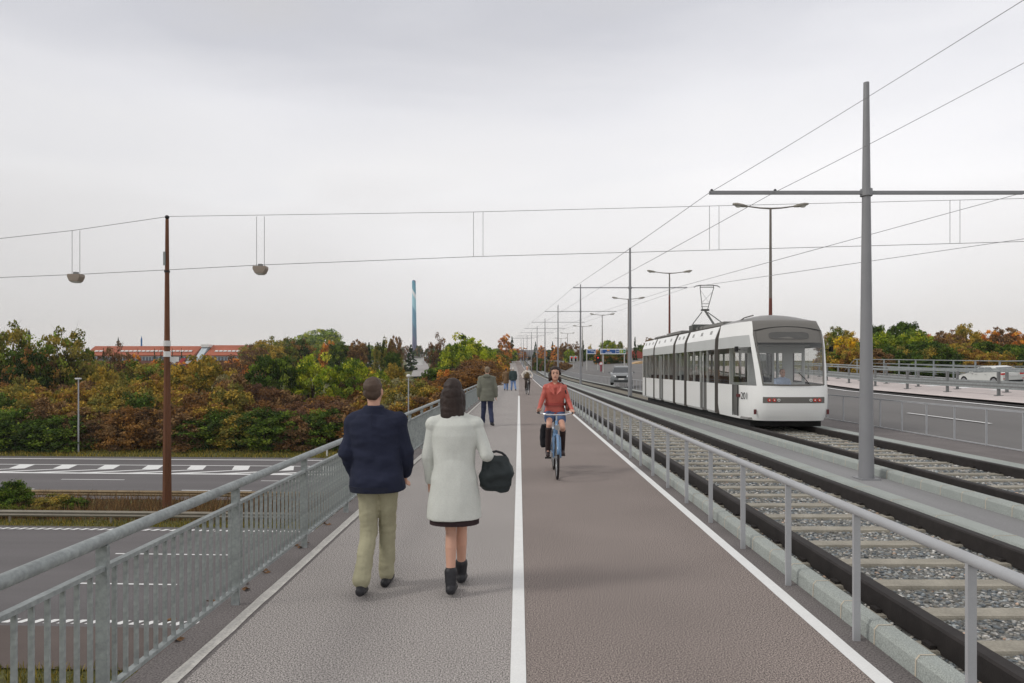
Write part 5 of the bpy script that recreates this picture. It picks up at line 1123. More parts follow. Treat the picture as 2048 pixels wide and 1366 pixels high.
def head(mb, c, f=V((0, 1, 0)), s=1.0, tilt=0):
    """c = centre of the head; f = facing direction (horizontal)"""
    f = f.normalized(); r_ = V((f.y, -f.x, 0)); o = len(mb.v)
    R = [(-.118, .028, .026, .030), (-.108, .042, .036, .044), (-.085, .046, .050, .056), (-.055, .030, .060, .074), (-.02, .014, .067, .088), (.02, .004, .071, .096), (.055, -.004, .0725, .098), (.085, -.006, .066, .088), (.108, -.006, .050, .066), (.122, -.006, .022, .03)]
    n = 20; vs = []
    for (z, fy, rx, ry) in R:
        for j in range(n):
            a = 2 * math.pi * j / n; vs.append(c + (r_ * (rx * math.cos(a)) + f * (fy + ry * math.sin(a)) + V((0, 0, z))) * s)
    k = len(R); fs = [(i * n + j, i * n + (j + 1) % n, (i + 1) * n + (j + 1) % n, (i + 1) * n + j) for i in range(k - 1) for j in range(n)] + [tuple(reversed(range(n))), tuple((k - 1) * n + j for j in range(n))]
    mb.add(vs, fs)
    mb.capsule(c + (f * .098 + V((0, 0, .012))) * s, c + (f * .116 + V((0, 0, -.028))) * s, .009 * s, .014 * s, 8)        # nose
    mb.capsule(c + (f * .092 + r_ * .03 + V((0, 0, .028))) * s, c + (f * .092 - r_ * .03 + V((0, 0, .028))) * s, .011 * s, .011 * s, 6)  # brow
    mb.capsule(c + (f * .090 + r_ * .012 + V((0, 0, -.062))) * s, c + (f * .090 - r_ * .012 + V((0, 0, -.062))) * s, .011 * s, .011 * s, 6)
    mb.capsule(c + (f * .082 + V((0, 0, -.098))) * s, c + (f * .084 + V((0, 0, -.1))) * s, .018 * s, .018 * s, 8)
    for q in (-1, 1): mb.capsule(c + (r_ * q * .072 + V((0, 0, .015))) * s, c + (r_ * q * .076 + V((0, 0, -.022))) * s, .014 * s, .010 * s, 6)
def face(parent, c, f=V((0, 1, 0)), s=1.0):
    f = f.normalized(); r_ = V((f.y, -f.x, 0))
    for q in (-1, 1):
        p = c + (f * .094 + r_ * q * .031 + V((0, 0, .006))) * s; MB().ball(p, .013 * s, .012 * s, .008 * s, 8).build('eye', eye_m, parent, smooth=True)
        a = c + (f * .104 + r_ * q * .014 + V((0, 0, .030))) * s; b = c + (f * .094 + r_ * q * .046 + V((0, 0, .032))) * s; MB().capsule(a, b, .004 * s, .003 * s, 6).build('eyebrow', hair_d, parent)
    MB().capsule(c + (f * .1 + r_ * .019 + V((0, 0, -.060))) * s, c + (f * .1 - r_ * .019 + V((0, 0, -.060))) * s, .0065 * s, .0065 * s, 6).build('mouth', lip_m, parent)
def hair(parent, c, f, s, mat, style='short', name='hair', vox=.010):
    f = f.normalized(); r_ = V((f.y, -f.x, 0)); mb = MB()
    def bl(fx_, z, rx, ry, rz, x=0): mb.ball((0, 0, 0), rx * s, ry * s, rz * s, 14); n = 14 * 8; ang = math.atan2(f.y, f.x) - math.pi / 2; R = Matrix.Rotation(ang, 3, 'Z'); ctr = c + (f * fx_ + r_ * x + V((0, 0, z))) * s; mb.v[-n:] = [tuple(R @ V(p) + ctr) for p in mb.v[-n:]]
    bl(-.028, .050, .080, .090, .084); bl(-.045, .0 if style == 'short' else -.01, .076, .06, .066 if style == 'short' else .082)
    if style == 'bob':
        bl(-.055, -.075, .088, .06, .10); bl(-.02, -.07, .03, .05, .10, .072); bl(-.02, -.07, .03, .05, .10, -.072); bl(.02, .07, .074, .066, .052); bl(.0, .02, .032, .05, .07, .07); bl(.0, .02, .032, .05, .07, -.07)
    if style == 'curly':
        rr = random.Random(4)
        for q in range(46):
            a = rr.uniform(-2.35, 2.35) + math.pi; zz = rr.uniform(-.13, .10); rad = .082 * (1 - max(0, zz) * 3.2) + .006
            bl(-.02 + rad * math.cos(a) * 1.0, zz, .026, .026, .028, rad * math.sin(a) * 1.02)
        bl(.03, .092, .06, .055, .035); bl(.012, .072, .078, .078, .055)
    if style == 'long':
        bl(-.04, .0, .088, .088, .10); bl(-.05, -.07, .094, .075, .15); bl(-.06, -.15, .102, .062, .12); bl(-.02, -.08, .03, .05, .12, .078); bl(-.02, -.08, .03, .05, .12, -.078)
    if style == 'hood': bl(-.06, -.12, .11, .08, .055)
    return fuse(mb, name, mat, parent, vox * s, (.006 if style != 'long' else .004) * s, 30, 2 if style != 'long' else 5)
def shoe(parent, ank, toe, mat, h=.09, s=1.0):
    mb = MB(); d = (toe - ank); d.z = 0; d = d.normalized(); heel = ank - d * .05 + V((0, 0, -.055)); mb.capsule(ank + V((0, 0, h - .09)), ank + V((0, 0, -.04)), .046 * s, .045 * s, 10); mb.capsule(heel, toe + V((0, 0, .0)), .042 * s, .036 * s, 10); mb.capsule(ank + V((0, 0, -.02)), (ank + toe) / 2, .045 * s, .040 * s, 10)
    fuse(mb, 'shoe', mat, parent, .012)

def person(loc, rz, sc, J, label, clothes, skin=skin_m, hairm=hair_d, style='short', vox=.012, group=None, faceon=True, female=False, fd=V((0, 1, 0)), curl=.5):
    """J: joints; clothes: list of (name, kind, material, options)"""
    root = thing('person', label, 'person', loc, rz, group, sc)
    g = lambda k: V(J[k]); body = MB(); k = .92 if female else 1.0
    pel, che, nk, hd = g('pelvis'), g('chest'), g('neck'), g('head')
    def torso(mb, e=-.018, lo=None, wide=0.0, sh=1.0, zl=-.08):
        c0 = pel + V((0, 0, zl)); R = []
        prof = [(0, .165, .115), (.12, .17, .12), (.3, .148 if female else .155, .105), (.5, .155, .11), (.75, .185 * k, .125), (.9, .18 * k, .115), (1.0, .12 * k, .085)]
        top = nk + V((0, 0, -.03))
        for (t, rx, ry) in prof: q = c0.lerp(top, t); R.append((q.x, q.y, q.z, rx + e + wide * (1 - t), ry + e + wide * .7 * (1 - t)))
        mb.rings(R, 24, 2.4)
        for s_ in ('l', 'r'): mb.capsule(che.lerp(nk, .45), g('sh' + s_), .07 + e, .06 + e, 12); mb.capsule(nk + V((0, 0, -.02)), g('sh' + s_), .045 + e, .055 + e, 12)
    torso(body); body.capsule(nk + V((0, 0, -.04)), hd + V((0, 0, -.05)), .055 * k, .052 * k, 12); head(body, hd, fd, 1.0)
    for s_ in ('l', 'r'):
        body.capsule(g('sh' + s_), g('el' + s_), .048 * k, .038 * k); body.capsule(g('el' + s_), g('wr' + s_), .038 * k, .026 * k)
        dd = (g('hd' + s_) - g('wr' + s_)) if ('hd' + s_) in J else (g('wr' + s_) - g('el' + s_)); sdv = g('th' + s_) if ('th' + s_) in J else V((0, 1, 0)); hand(body, g('wr' + s_), dd, sdv, curl, 1.0)
        body.capsule(g('hip' + s_), g('kn' + s_), .074 * k, .050 * k); kn, an = g('kn' + s_), g('an' + s_); mid = kn.lerp(an, .32) ; bk = V((0, -.015 if female else 0, 0)); body.capsule(kn, mid + bk, .050 * k, .052 * k); body.capsule(mid + bk, an, .052 * k, .034 * k)
        body.capsule(an + V((0, 0, -.03)), g('to' + s_), .035, .028)
    fuse(body, 'body', skin, root, vox)
    for (nm, kind, mat, o) in clothes:
        mb = MB(); e = o.get('e', .02)
        if kind in ('jacket', 'coat'):
            torso(mb, e, wide=o.get('wide', 0), zl=o.get('zl', -.08))
            for s_ in ('l', 'r'):
                mb.capsule(g('sh' + s_), g('el' + s_), .052 * k + e, .044 * k + e); mb.capsule(g('el' + s_), g('el' + s_).lerp(g('wr' + s_), o.get('sleeve', .97)), .044 * k + e, .032 * k + e * .9)
            if o.get('skirt'):
                R = [];
                for (z, rx, ry) in o['skirt']: R.append((pel.x + o.get('sx', 0), pel.y, z, rx, ry))
                mb.rings(R, 24, 2.3)
            if o.get('collar', 1): mb.rings([(nk.x, nk.y - .01, nk.z - .05, .095 + e * .5, .085 + e * .5), (nk.x, nk.y - .01, nk.z + o.get('ch', .03), .072 + e * .5, .072 + e * .4)], 18)
            if o.get('hood'): mb.ball((nk.x, nk.y - .10, nk.z - .0), .12, .07, .075)
        elif kind == 'trousers':
            mb.rings([(pel.x, pel.y, pel.z + .12, .16 + e, .115 + e), (pel.x, pel.y, pel.z, .175 + e, .125 + e), (pel.x, pel.y, pel.z - .09, .165 + e, .12 + e)], 20, 2.3)
            for s_ in ('l', 'r'):
                kn, an = g('kn' + s_), g('an' + s_); en = o.get('len', 1.0); mb.ball(kn, .072 + e, .074 + e, .10, 14); mb.capsule(g('hip' + s_), kn, .090 + e, .064 + e)
                if en > .5: mb.capsule(kn, kn.lerp(an, .96), .064 + e, o.get('cuff', .062) + e * .5)
        elif kind == 'shorts':
            mb.rings([(pel.x, pel.y, pel.z + .1, .16 + e, .115 + e), (pel.x, pel.y, pel.z - .02, .18 + e, .135 + e)], 20, 2.3)
            for s_ in ('l', 'r'): mb.capsule(g('hip' + s_), g('hip' + s_).lerp(g('kn' + s_), o.get('len', .4)), .095 + e, .085 + e)
        elif kind == 'boots':
            for s_ in ('l', 'r'):
                b = MB(); kn, an, to = g('kn' + s_), g('an' + s_), g('to' + s_); t_ = o.get('top', .2); a = kn.lerp(an, t_); b.capsule(a, an, .056, .046); b.capsule(an + V((0, -.02, -.04)), to, .044, .036); b.capsule(an, an + V((0, 0, -.04)), .046, .045); fuse(b, 'boot', mat, root, vox)
            continue
        elif kind == 'shoes':
            for s_ in ('l', 'r'): shoe(root, g('an' + s_), g('to' + s_), mat, o.get('h', .09))
            continue
        fuse(mb, nm, mat, root, vox, o.get('amp', .012), o.get('ns', 7), 3, (1, 1, o.get('sz', 1.8)))
    hair(root, hd, fd, 1.0, hairm, style, vox=vox * .9)
    if faceon: face(root, hd, fd)
    return root
WALK = dict(pelvis=(0, 0, .95), chest=(0, .01, 1.25), neck=(0, .02, 1.48), head=(0, .045, 1.63), shl=(-.185, .01, 1.41), shr=(.185, .01, 1.41), ell=(-.235, -.07, 1.14), elr=(.24, .03, 1.13), wrl=(-.235, -.02, .89), wrr=(.235, .13, .90),
            hipl=(-.09, 0, .92), hipr=(.09, 0, .92), knl=(-.10, -.02, .50), knr=(.10, .13, .51), anl=(-.10, -.24, .14), anr=(.09, .16, .09), tol=(-.11, -.10, .035), tor=(.10, .32, .035), thl=(.2, 1, 0), thr=(-.2, 1, 0))
shadow = None
navy = fabric('navy_jacket', (42, 46, 64)); khaki = fabric('khaki_trousers', (168, 164, 138)); blackl = M('black_leather', S(40, 40, 44), .5, var=.1)
J = dict(WALK); J.update(head=(-.045, .05, 1.655), neck=(-.03, .02, 1.50), shl=(-.185, .01, 1.41), shr=(.165, .01, 1.41), ell=(-.245, -.03, 1.15), elr=(.225, .06, 1.15), wrl=(-.205, .10, .95), wrr=(.205, .18, .96), hipl=(-.08, 0, .92), hipr=(.08, 0, .92), knl=(-.075, .01, .50), anl=(-.085, -.22, .13), tol=(-.09, -.08, .035), knr=(.06, .13, .50), anr=(.05, .13, .09), tor=(.06, .29, .035))
person((-1.24, 5.98, 0), 0, 1.045, J, 'person seen from behind in a navy blue jacket and khaki trousers, walking on the left',
       [('jacket', 'jacket', navy, dict(e=.029, wide=.035, zl=-.10, amp=.017, ns=5.5, sz=1.9, ch=.045)), ('trousers', 'trousers', khaki, dict(e=.008, cuff=.066, amp=.010, ns=7, sz=2.2)), ('shoes', 'shoes', blackl, {})], hairm=hair_b, vox=.0085, faceon=True)
man = [o for o in COL.objects if o.get('label', '').startswith('person seen from behind in a navy')][0]
MB().rings([(-.01, 0, .835, .215, .165), (-.01, 0, .885, .225, .172)], 28, 2.3).build('hem_band', M('navy_rib', S(34, 38, 54), .9, var=.1, scale=30), man, smooth='auto')
MB().tube([(-.03, -.10, 1.49), (-.02, -.158, 1.36)], .004, 5).build('back_seam', navy, man)
coatw = fabric('pale_coat', (208, 211, 205), var=.06); hem = fabric('dark_skirt', (58, 46, 48))
J = dict(WALK); J.update(neck=(0, .02, 1.47), head=(-.015, .045, 1.64), shl=(-.175, .01, 1.385), shr=(.17, .01, 1.385), ell=(-.225, .02, 1.12), wrl=(-.215, .10, .90), elr=(.265, -.04, 1.14), wrr=(.295, .13, 1.09), hipl=(-.08, 0, .92), hipr=(.08, 0, .92), knl=(-.03, .02, .50), anl=(-.02, -.10, .10), tol=(-.01, .05, .035), knr=(.05, .12, .50), anr=(.04, .20, .10), tor=(.05, .34, .035))
pw = person((-.56, 5.92, 0), 0, 1.05, J, 'person seen from behind in a pale coat and black boots, carrying a dark bag',
       [('coat', 'coat', coatw, dict(e=.012, wide=.015, zl=-.08, skirt=[(.62, .225, .175), (.75, .215, .168), (.95, .188, .142), (1.1, .160, .120)], amp=.009, ns=5, sz=.7)), ('skirt', 'none', hem, {}), ('boots', 'boots', blackl, dict(top=.72))][:1] + [('boots', 'boots', blackl, dict(top=.78))], hairm=hair_d, style='long', vox=.0085, female=True)
MB().rings([(0, 0, .575, .205, .158), (0, 0, .70, .20, .155)], 28, 2.2).build('skirt', hem, pw, smooth='auto')
bag = thing('handbag', 'dark green black handbag hanging from the right arm of the woman in white', 'bag', (-.56 + .345 * 1.05, 5.95, .87)); bm_ = M('bag_leather', S(40, 48, 50), .6, var=.15, scale=6, bump=.2)
b = MB(); b.rings([(0, 0, .0, .10, .045), (0, 0, .05, .14, .07), (0, 0, .16, .15, .075), (0, 0, .27, .115, .05), (0, 0, .31, .09, .03)], 24, 2.6); fuse(b, 'bag_body', bm_, bag, .01, .024, 8, 3)
MB().tube([(-.10, 0, .29), (-.10, 0, .31), (-.07, 0, .335), (-.0, 0, .35), (.05, 0, .335), (.08, 0, .31), (.09, 0, .28)], .011, 8).build('handle', blackl, bag, smooth=True)

olive_c = fabric('olive_parka', (116, 117, 106), var=.08); jeans = fabric('blue_jeans', (56, 62, 86)); brownc = fabric('brown_coat', (124, 100, 74)); tealj = fabric('dark_jacket', (58, 70, 70)); ljeans = fabric('light_jeans', (120, 146, 190)); glove = M('dark_glove', S(40, 32, 38), .7)
J = dict(WALK); J.update(head=(.01, .05, 1.64), knl=(-.10, .12, .50), anl=(-.13, .20, .09), tol=(-.14, .36, .035), knr=(.11, .03, .50), anr=(.16, -.20, .13), tor=(.20, -.06, .035), wrr=(.27, .02, .88), elr=(.26, -.02, 1.13))
person((-1.08, 22.9, 0), 0, 1.12, J, 'person from behind in a long olive parka, blue jeans and a pale knitted cap',
       [('parka', 'coat', olive_c, dict(e=.028, wide=.02, zl=-.1, skirt=[(.74, .225, .165), (.95, .215, .165), (1.1, .19, .15)], hood=1, amp=.010)), ('jeans', 'trousers', jeans, dict(e=.012)), ('shoes', 'shoes', blackl, {})], hairm=hair_g, vox=.013)
J = dict(WALK); person((-1.10, 58.0, zY(58)), 0, 1.06, J, 'far person in a long brown coat and jeans, walking away on the path',
       [('coat', 'coat', brownc, dict(e=.04, skirt=[(.56, .22, .17), (.95, .22, .17), (1.1, .2, .15)])), ('jeans', 'trousers', ljeans, {}), ('shoes', 'shoes', blackl, {})], vox=.02, hairm=hair_d, faceon=False)
J = dict(WALK); J.update(knl=(-.10, .1, .5), anl=(-.13, .18, .09), tol=(-.13, .33, .03), knr=(.14, .02, .5), anr=(.2, -.2, .14), tor=(.22, -.08, .035))
person((-.50, 57.5, zY(57.5)), 0, 1.10, J, 'far person with white hair, dark jacket and light jeans walking away',
       [('jacket', 'jacket', tealj, dict(e=.045, wide=.02, zl=-.18)), ('jeans', 'trousers', ljeans, {}), ('shoes', 'shoes', blackl, {})], vox=.02, hairm=hair_w, faceon=False)

# ---------------------------------------------------------------- bicycles
def bicycle(loc, rz, label, paintm, barm, sc=1.0, steer=0.0):
    t = thing('bicycle', label, 'bicycle', loc, rz, None, sc); tyre = M('tyre', S(40, 36, 38), .8, var=.1); rim = M('rim', S(160, 162, 164), .3, .6, var=.02)
    for y, nm in ((-.52, 'wheel'), (.56, 'wheel')):
        R_ = .335; w_ = MB(); w_.tube([(0, y + R_ * math.cos(a), .352 + R_ * math.sin(a)) for a in [2 * math.pi * k / 40 for k in range(41)]], .019, 8, cap=False); wo_ = w_.build('wheel', tyre, t, smooth=True)
        MB().tube([(0, y + .312 * math.cos(a), .352 + .312 * math.sin(a)) for a in [2 * math.pi * k / 40 for k in range(41)]], .009, 6, cap=False).build('rim', rim, wo_, smooth=True)
        s_ = MB()
        for k in range(24): a = 2 * math.pi * k / 24; s_.tube([((-1) ** k * .022, y, .352), (0, y + .31 * math.cos(a), .352 + .31 * math.sin(a))], .0016, 4)
        s_.build('spokes', rim, wo_, fix=False); MB().tube([(-.045, y, .352), (.045, y, .352)], .022, 10).build('hub', rim, wo_)
        MB().tube([(0, y + .365 * math.cos(a), .352 + .365 * math.sin(a)) for a in [math.radians(d) for d in (range(20, 176, 12) if y < 0 else range(15, 150, 12))]], .022, 6).build('mudguard', paintm, t, smooth=True)
    f = MB(); bb = (0, -.06, .29); hd0, hd1 = (0, .40, .72), (0, .36, .93); st = (0, -.22, .80)
    f.tube([hd0, hd1], .021, 10).tube([bb, hd0], .019, 10).tube([bb, st], .016, 8).tube([(0, .37, .88), (0, -.12, .50)], .013, 8)
    for s in (-1, 1): f.tube([bb, (s * .055, -.52, .352)], .010, 6).tube([st, (s * .055, -.52, .352)], .009, 6).tube([(0, .40, .735), (s * .055, .43, .66), (s * .058, .56, .352)], .013, 8)
    f.build('frame', paintm, t, smooth=True)
    MB().tube([hd1, (0, .345, 1.02)], .014, 8).build('stem', rim, t); MB().tube([(-.30, .12, 1.05), (-.24, .26, 1.045), (-.15, .345, 1.03), (0, .35, 1.025), (.15, .345, 1.03), (.24, .26, 1.045), (.30, .12, 1.05)], .0135, 8).build('handlebar', barm, t, smooth=True)
    for s in (-1, 1): MB().tube([(s * .30, .12, 1.05), (s * .265, .20, 1.047)], .019, 8).build('grip', dark_m, t)
    MB().tube([(0, -.22, .80), (0, -.24, .90)], .013, 8).build('seat_post', rim, t)
    sd_ = MB(); sd_.rings([(0, -.28, .90, .09, .11), (0, -.26, .93, .10, .14), (0, -.25, .955, .06, .12)], 16); sd_.build('saddle', dark_m, t, smooth=True)
    MB().tube([(.065, -.06, .29), (.07, -.06, .29)], .10, 20).build('chain_ring', rim, t)
    for s in (-1, 1): cr = MB().tube([(s * .075, -.06, .29), (s * .085, -.06 + s * .165, .29)], .010, 6).build('crank', rim, t); MB().box(s * .13 - .05, s * .13 + .05, -.06 + s * .165 - .035, -.06 + s * .165 + .035, .278, .302).build('pedal', dark_m, cr)
    MB().tube([(0, .46, .83), (0, .52, .83)], .04, 12).build('front_lamp', rim, t); ca = MB(); ca.box(-.06, .06, -.75, -.35, .72, .735); ca.tube([(.05, -.7, .72), (.055, -.52, .36)], .005, 5).tube([(-.05, -.7, .72), (-.055, -.52, .36)], .005, 5); ca.build('rear_rack', rim, t, fix=False)
    return t
blue_f = M('blue_bike_paint', S(104, 140, 178), .35, var=.05, coat=.4); chrome = M('chrome', S(214, 214, 216), .18, .8, var=.02); blk = M('black_bike_paint', S(38, 38, 42), .35, var=.05)
RIDE = dict(pelvis=(0, -.22, 1.05), chest=(0, -.16, 1.33), neck=(0, -.13, 1.55), head=(0, -.09, 1.70), shl=(-.175, -.12, 1.47), shr=(.175, -.12, 1.47), ell=(-.27, -.10, 1.25), elr=(.27, -.10, 1.25), wrl=(-.285, .06, 1.085), wrr=(.285, .06, 1.085), hdl=(-.28, .18, 1.075), hdr=(.28, .18, 1.075), thl=(1, 0, .3), thr=(-1, 0, .3),
            hipl=(-.085, -.20, 1.0), hipr=(.085, -.20, 1.0), knl=(-.115, .17, .80), knr=(.115, .22, .85), anl=(-.13, -.17, .40), anr=(.13, .10, .43), tol=(-.135, -.05, .335), tor=(.135, .24, .345))
bl_ = (.665, 12.5, 0); RZ = math.pi
bicycle(bl_, RZ, 'light blue bicycle with a chrome handlebar ridden by the woman in the red jacket', blue_f, chrome, 1.08)
redj = M('red_leather', S(192, 98, 86), .5, var=.10, scale=6, bump=.25, bscale=20); denim = fabric('denim_shorts', (84, 104, 138)); brownb = M('brown_boots', S(48, 34, 34), .45, var=.1)
J = dict(RIDE); J.update(shl=(-.15, -.12, 1.46), shr=(.15, -.12, 1.46), ell=(-.225, -.10, 1.25), elr=(.225, -.10, 1.25))
pb_ = person(bl_, RZ, 1.08, J, 'person with dark curly hair in a red jacket and denim shorts cycling towards us',
       [('jacket', 'jacket', redj, dict(e=.004, wide=.008, zl=-.06, amp=.006, ns=9, ch=.0, collar=0)), ('shorts', 'shorts', denim, dict(e=.006, len=.42, amp=.008)), ('boots', 'boots', brownb, dict(top=.16))], skin=skin_m, hairm=hair_d, style='curly', vox=.008, female=True, curl=.9)
for s in (-1, 1): MB().add([(s * .015, .0, 1.36), (s * .03, -.025, 1.50), (s * .105, -.05, 1.535), (s * .10, .0, 1.44)], [(0, 1, 2, 3)]).move((0, .035, -.02)).build('lapel', redj, pb_, fix=False)
MB().ball((0, -.10, 1.48), .035, .06, .07, 12).build('neckline', skin_m, pb_, smooth=True)
MB().rings([(0, -.19, 1.155, .185, .145), (0, -.19, 1.195, .183, .143)], 24, 2.3).build('belt', M('belt', S(150, 62, 56), .5), pb_)
def rloc(x, y, z, b=bl_, s=1.08): return (b[0] - x * s, b[1] - y * s, b[2] + z * s)
t = thing('shoulder_bag', 'brown shoulder bag on the hip of the cyclist in red', 'bag', rloc(-.24, -.16, 1.08), math.pi); bb_ = MB(); bb_.rings([(0, 0, -.02, .05, .10), (0, 0, .04, .07, .13), (0, 0, .15, .06, .12), (0, 0, .19, .03, .09)], 18, 2.6); fuse(bb_, 'bag_body', M('brown_bag', S(110, 60, 54), .5, var=.2, scale=10), t, .012, .006, 12)
MB().tube([(-.0, .06, .18), (.06, .10, .32), (.11, .06, .48), (.13, -.0, .50)], .014, 6).build('strap', brownb, t)
t = thing('pannier', 'black cloth pannier on the rear rack of the blue bicycle', 'bag', rloc(.17, -.60, .40), math.pi); bb_ = MB(); bb_.rings([(0, 0, 0, .06, .15), (0, 0, .05, .08, .17), (0, 0, .30, .075, .17), (0, 0, .42, .05, .15)], 18, 3.5); fuse(bb_, 'bag_body', fabric('black_cloth', (34, 34, 38)), t, .014, .012, 9)
MB().tube([(-.06, .14, .38), (-.10, .17, .44), (-.09, .17, .36)], .012, 5).build('strap', dark_m, t)

b2 = (.60, 49.0, zY(49)); bicycle(b2, RZ + .12, 'dark bicycle ridden by the far cyclist in a brown vest', blk, blk, 1.12)
vest = fabric('brown_vest', (112, 96, 72)); shirt = fabric('pale_shirt', (214, 208, 198)); dkt = fabric('dark_trousers', (66, 58, 52))
J = dict(RIDE); J.update(ell=(-.34, -.08, 1.28), elr=(.34, -.08, 1.28))
pc_ = person(b2, RZ + .12, 1.12, J, 'far cyclist with a white cap, pale sleeves and a brown vest riding towards us',
       [('shirt', 'jacket', shirt, dict(e=.010, zl=-.05)), ('trousers', 'trousers', dkt, dict(e=.004)), ('shoes', 'shoes', blackl, {})], vox=.02, hairm=M('cap_white', S(206, 202, 198), .7))
v = MB(); v.rings([(0, -.21, 1.02, .185, .145), (0, -.19, 1.2, .185, .15), (0, -.15, 1.42, .165, .145), (0, -.14, 1.52, .09, .09)], 20, 2.3); v.build('vest', vest, pc_, smooth=True)

# driver, seated in the cab
SIT = dict(pelvis=(0, 0, .56), chest=(0, .02, .86), neck=(0, .04, 1.08), head=(0, .07, 1.23), shl=(-.18, .02, 1.0), shr=(.18, .02, 1.0), ell=(-.24, .16, .78), elr=(.24, .16, .78), wrl=(-.16, .38, .78), wrr=(.16, .38, .78), hipl=(-.09, .02, .53), hipr=(.09, .02, .53), knl=(-.12, .42, .55), knr=(.12, .42, .55), anl=(-.12, .44, .12), anr=(.12, .44, .12), tol=(-.12, .58, .05), tor=(.12, .58, .05), thl=(1, 0, 0), thr=(-1, 0, 0))
person((TX + .16, TY + 1.42, .55), RZ, 1.0, SIT, 'tram driver in a pale blue shirt sitting behind the windscreen', [('shirt', 'jacket', fabric('blue_shirt', (176, 190, 214)), dict(e=.016, zl=-.05)), ('trousers', 'trousers', dkt, dict(e=.006)), ('shoes', 'shoes', blackl, {})], vox=.014, hairm=hair_b)

# ---------------------------------------------------------------- cars
cglass = M('car_glass', S(48, 54, 62), .08, var=.05, spec=.9, coat=.6); tyre_m = M('car_tyre', S(32, 32, 33), .85, var=.1); alloy = M('alloy', S(170, 172, 174), .3, .5, var=.04)
def car(name, label, loc, rz, paintm, L_, W, Hh, out, roof, wheels=(.82, -.78), wr=.32, estate=False, front=True, plate=True, group=None, cat='car'):
    """forward is +y. out: side outline of the lower body [(y,z)], roof: greenhouse [(y,z)] from windscreen foot over the roof to the rear"""
    t = thing(name, label, cat, loc, rz, group); hw_ = W / 2
    pts = []
    wy = [L_ / 2 - wheels[0], -L_ / 2 - wheels[1]]
    # lower outline with wheel arches cut out
    low = [(-L_ / 2 + .05, .24)]
    for y in sorted(wy):
        low += [(y - wr - .07, .22)] + [(y + (wr + .07) * math.cos(a), .30 + (wr + .05) * math.sin(a)) for a in [math.pi - math.pi * k / 8 for k in range(9)]] + [(y + wr + .07, .22)]
    low += [(L_ / 2 - .05, .24)]
    ring = low + list(reversed(out)) if False else low + out
    def slice_(x, ins):
        cy = sum(p[0] for p in ring) / len(ring); cz = .6; r_ = []
        for (y, z) in ring:
            taper = 1 - .10 * (abs(y) / (L_ / 2)) ** 5; r_.append((x * taper, y * (1 - ins * .05), cz + (z - cz) * (1 - ins) if z > cz else z + 0))
        return r_
    xs = [(-hw_ * .90, .10), (-hw_ * .975, .03), (-hw_, 0.0), (-hw_ * .93, -.03), (-hw_ * .6, -.04), (0, -.05), (hw_ * .6, -.04), (hw_ * .93, -.03), (hw_, 0), (hw_ * .975, .03), (hw_ * .90, .10)]
    n = len(ring); m = MB(); vs = []
    # outer skin: side profile moves outwards low, inwards high (tumblehome)
    sl = []
    for s_ in (-1, 1):
        for (fx_, zs_) in ((1.0, 1.0),): pass
    rows = [slice_(x, i_) for x, i_ in xs[1:-1]]
    for r_ in rows: vs += r_
    k = len(rows); fs = [(i * n + j, (i + 1) * n + j, (i + 1) * n + (j + 1) % n, i * n + (j + 1) % n) for i in range(k - 1) for j in range(n)] + [tuple(range(n)), tuple(reversed([(k - 1) * n + j for j in range(n)]))]
    m.add(vs, fs); body = m.build('body', paintm, t, smooth='auto')
    # greenhouse
    g = MB(); nb = len(roof); zb = min(roof[0][1], roof[-1][1]); zt = max(p[1] for p in roof)
    hwz = lambda z: hw_ * .90 - (z - zb) / (zt - zb) * hw_ * .20
    vs = [(-hwz(z), y, z) for y, z in roof] + [(hwz(z), y, z) for y, z in roof]
    fs = [(i, i + 1, nb + i + 1, nb + i) for i in range(nb - 1)] + [tuple(reversed(range(nb))), tuple(range(nb, 2 * nb)), (0, nb, 2 * nb - 1, nb - 1)]
    g.add(vs, fs); g.build('roof', paintm, t, smooth='auto', bevel=.015)
    # glass panes laid just outside the pillars
    def pane(nm, q, off): MB().add([tuple(V(p) + off) for p in q], [tuple(range(len(q)))]).build(nm, cglass, t, fix=False)
    (y0, z0), (y1, z1) = roof[0], roof[1]; f_ = lambda a, b, t_: (a[0] + (b[0] - a[0]) * t_, a[1] + (b[1] - a[1]) * t_)
    a, b = f_(roof[0], roof[1], .06), f_(roof[0], roof[1], .93); nrm = V((0, (z1 - z0), -(y1 - y0))).normalized() * .018; nrm = nrm if nrm.z > 0 else -nrm
    pane('windscreen', [(-hwz(a[1]) * .92, a[0], a[1]), (hwz(a[1]) * .92, a[0], a[1]), (hwz(b[1]) * .9, b[0], b[1]), (-hwz(b[1]) * .9, b[0], b[1])], nrm)
    (y2, z2), (y3, z3) = roof[-2], roof[-1]; a, b = f_(roof[-1], roof[-2], .1), f_(roof[-1], roof[-2], .9); nrm = V((0, (z3 - z2), -(y3 - y2))).normalized() * .018; nrm = nrm if nrm.y < 0 else -nrm
    pane('rear_window', [(-hwz(a[1]) * .88, a[0], a[1]), (hwz(a[1]) * .88, a[0], a[1]), (hwz(b[1]) * .86, b[0], b[1]), (-hwz(b[1]) * .86, b[0], b[1])], nrm)
    zg0, zg1 = zb + .05, zt - .09
    def edge_y(z, front_):
        p, q = (roof[0], roof[1]) if front_ else (roof[-1], roof[-2]); return p[0] + (q[0] - p[0]) * min(1, max(0, (z - p[1]) / max(.01, q[1] - p[1])))
    splits = [0, .47, .93] if not estate else [0, .38, .70, .96]
    yf0, yf1, yr0, yr1 = edge_y(zg0, 1) - .14, edge_y(zg1, 1) - .10, edge_y(zg0, 0) + .14, edge_y(zg1, 0) + .16
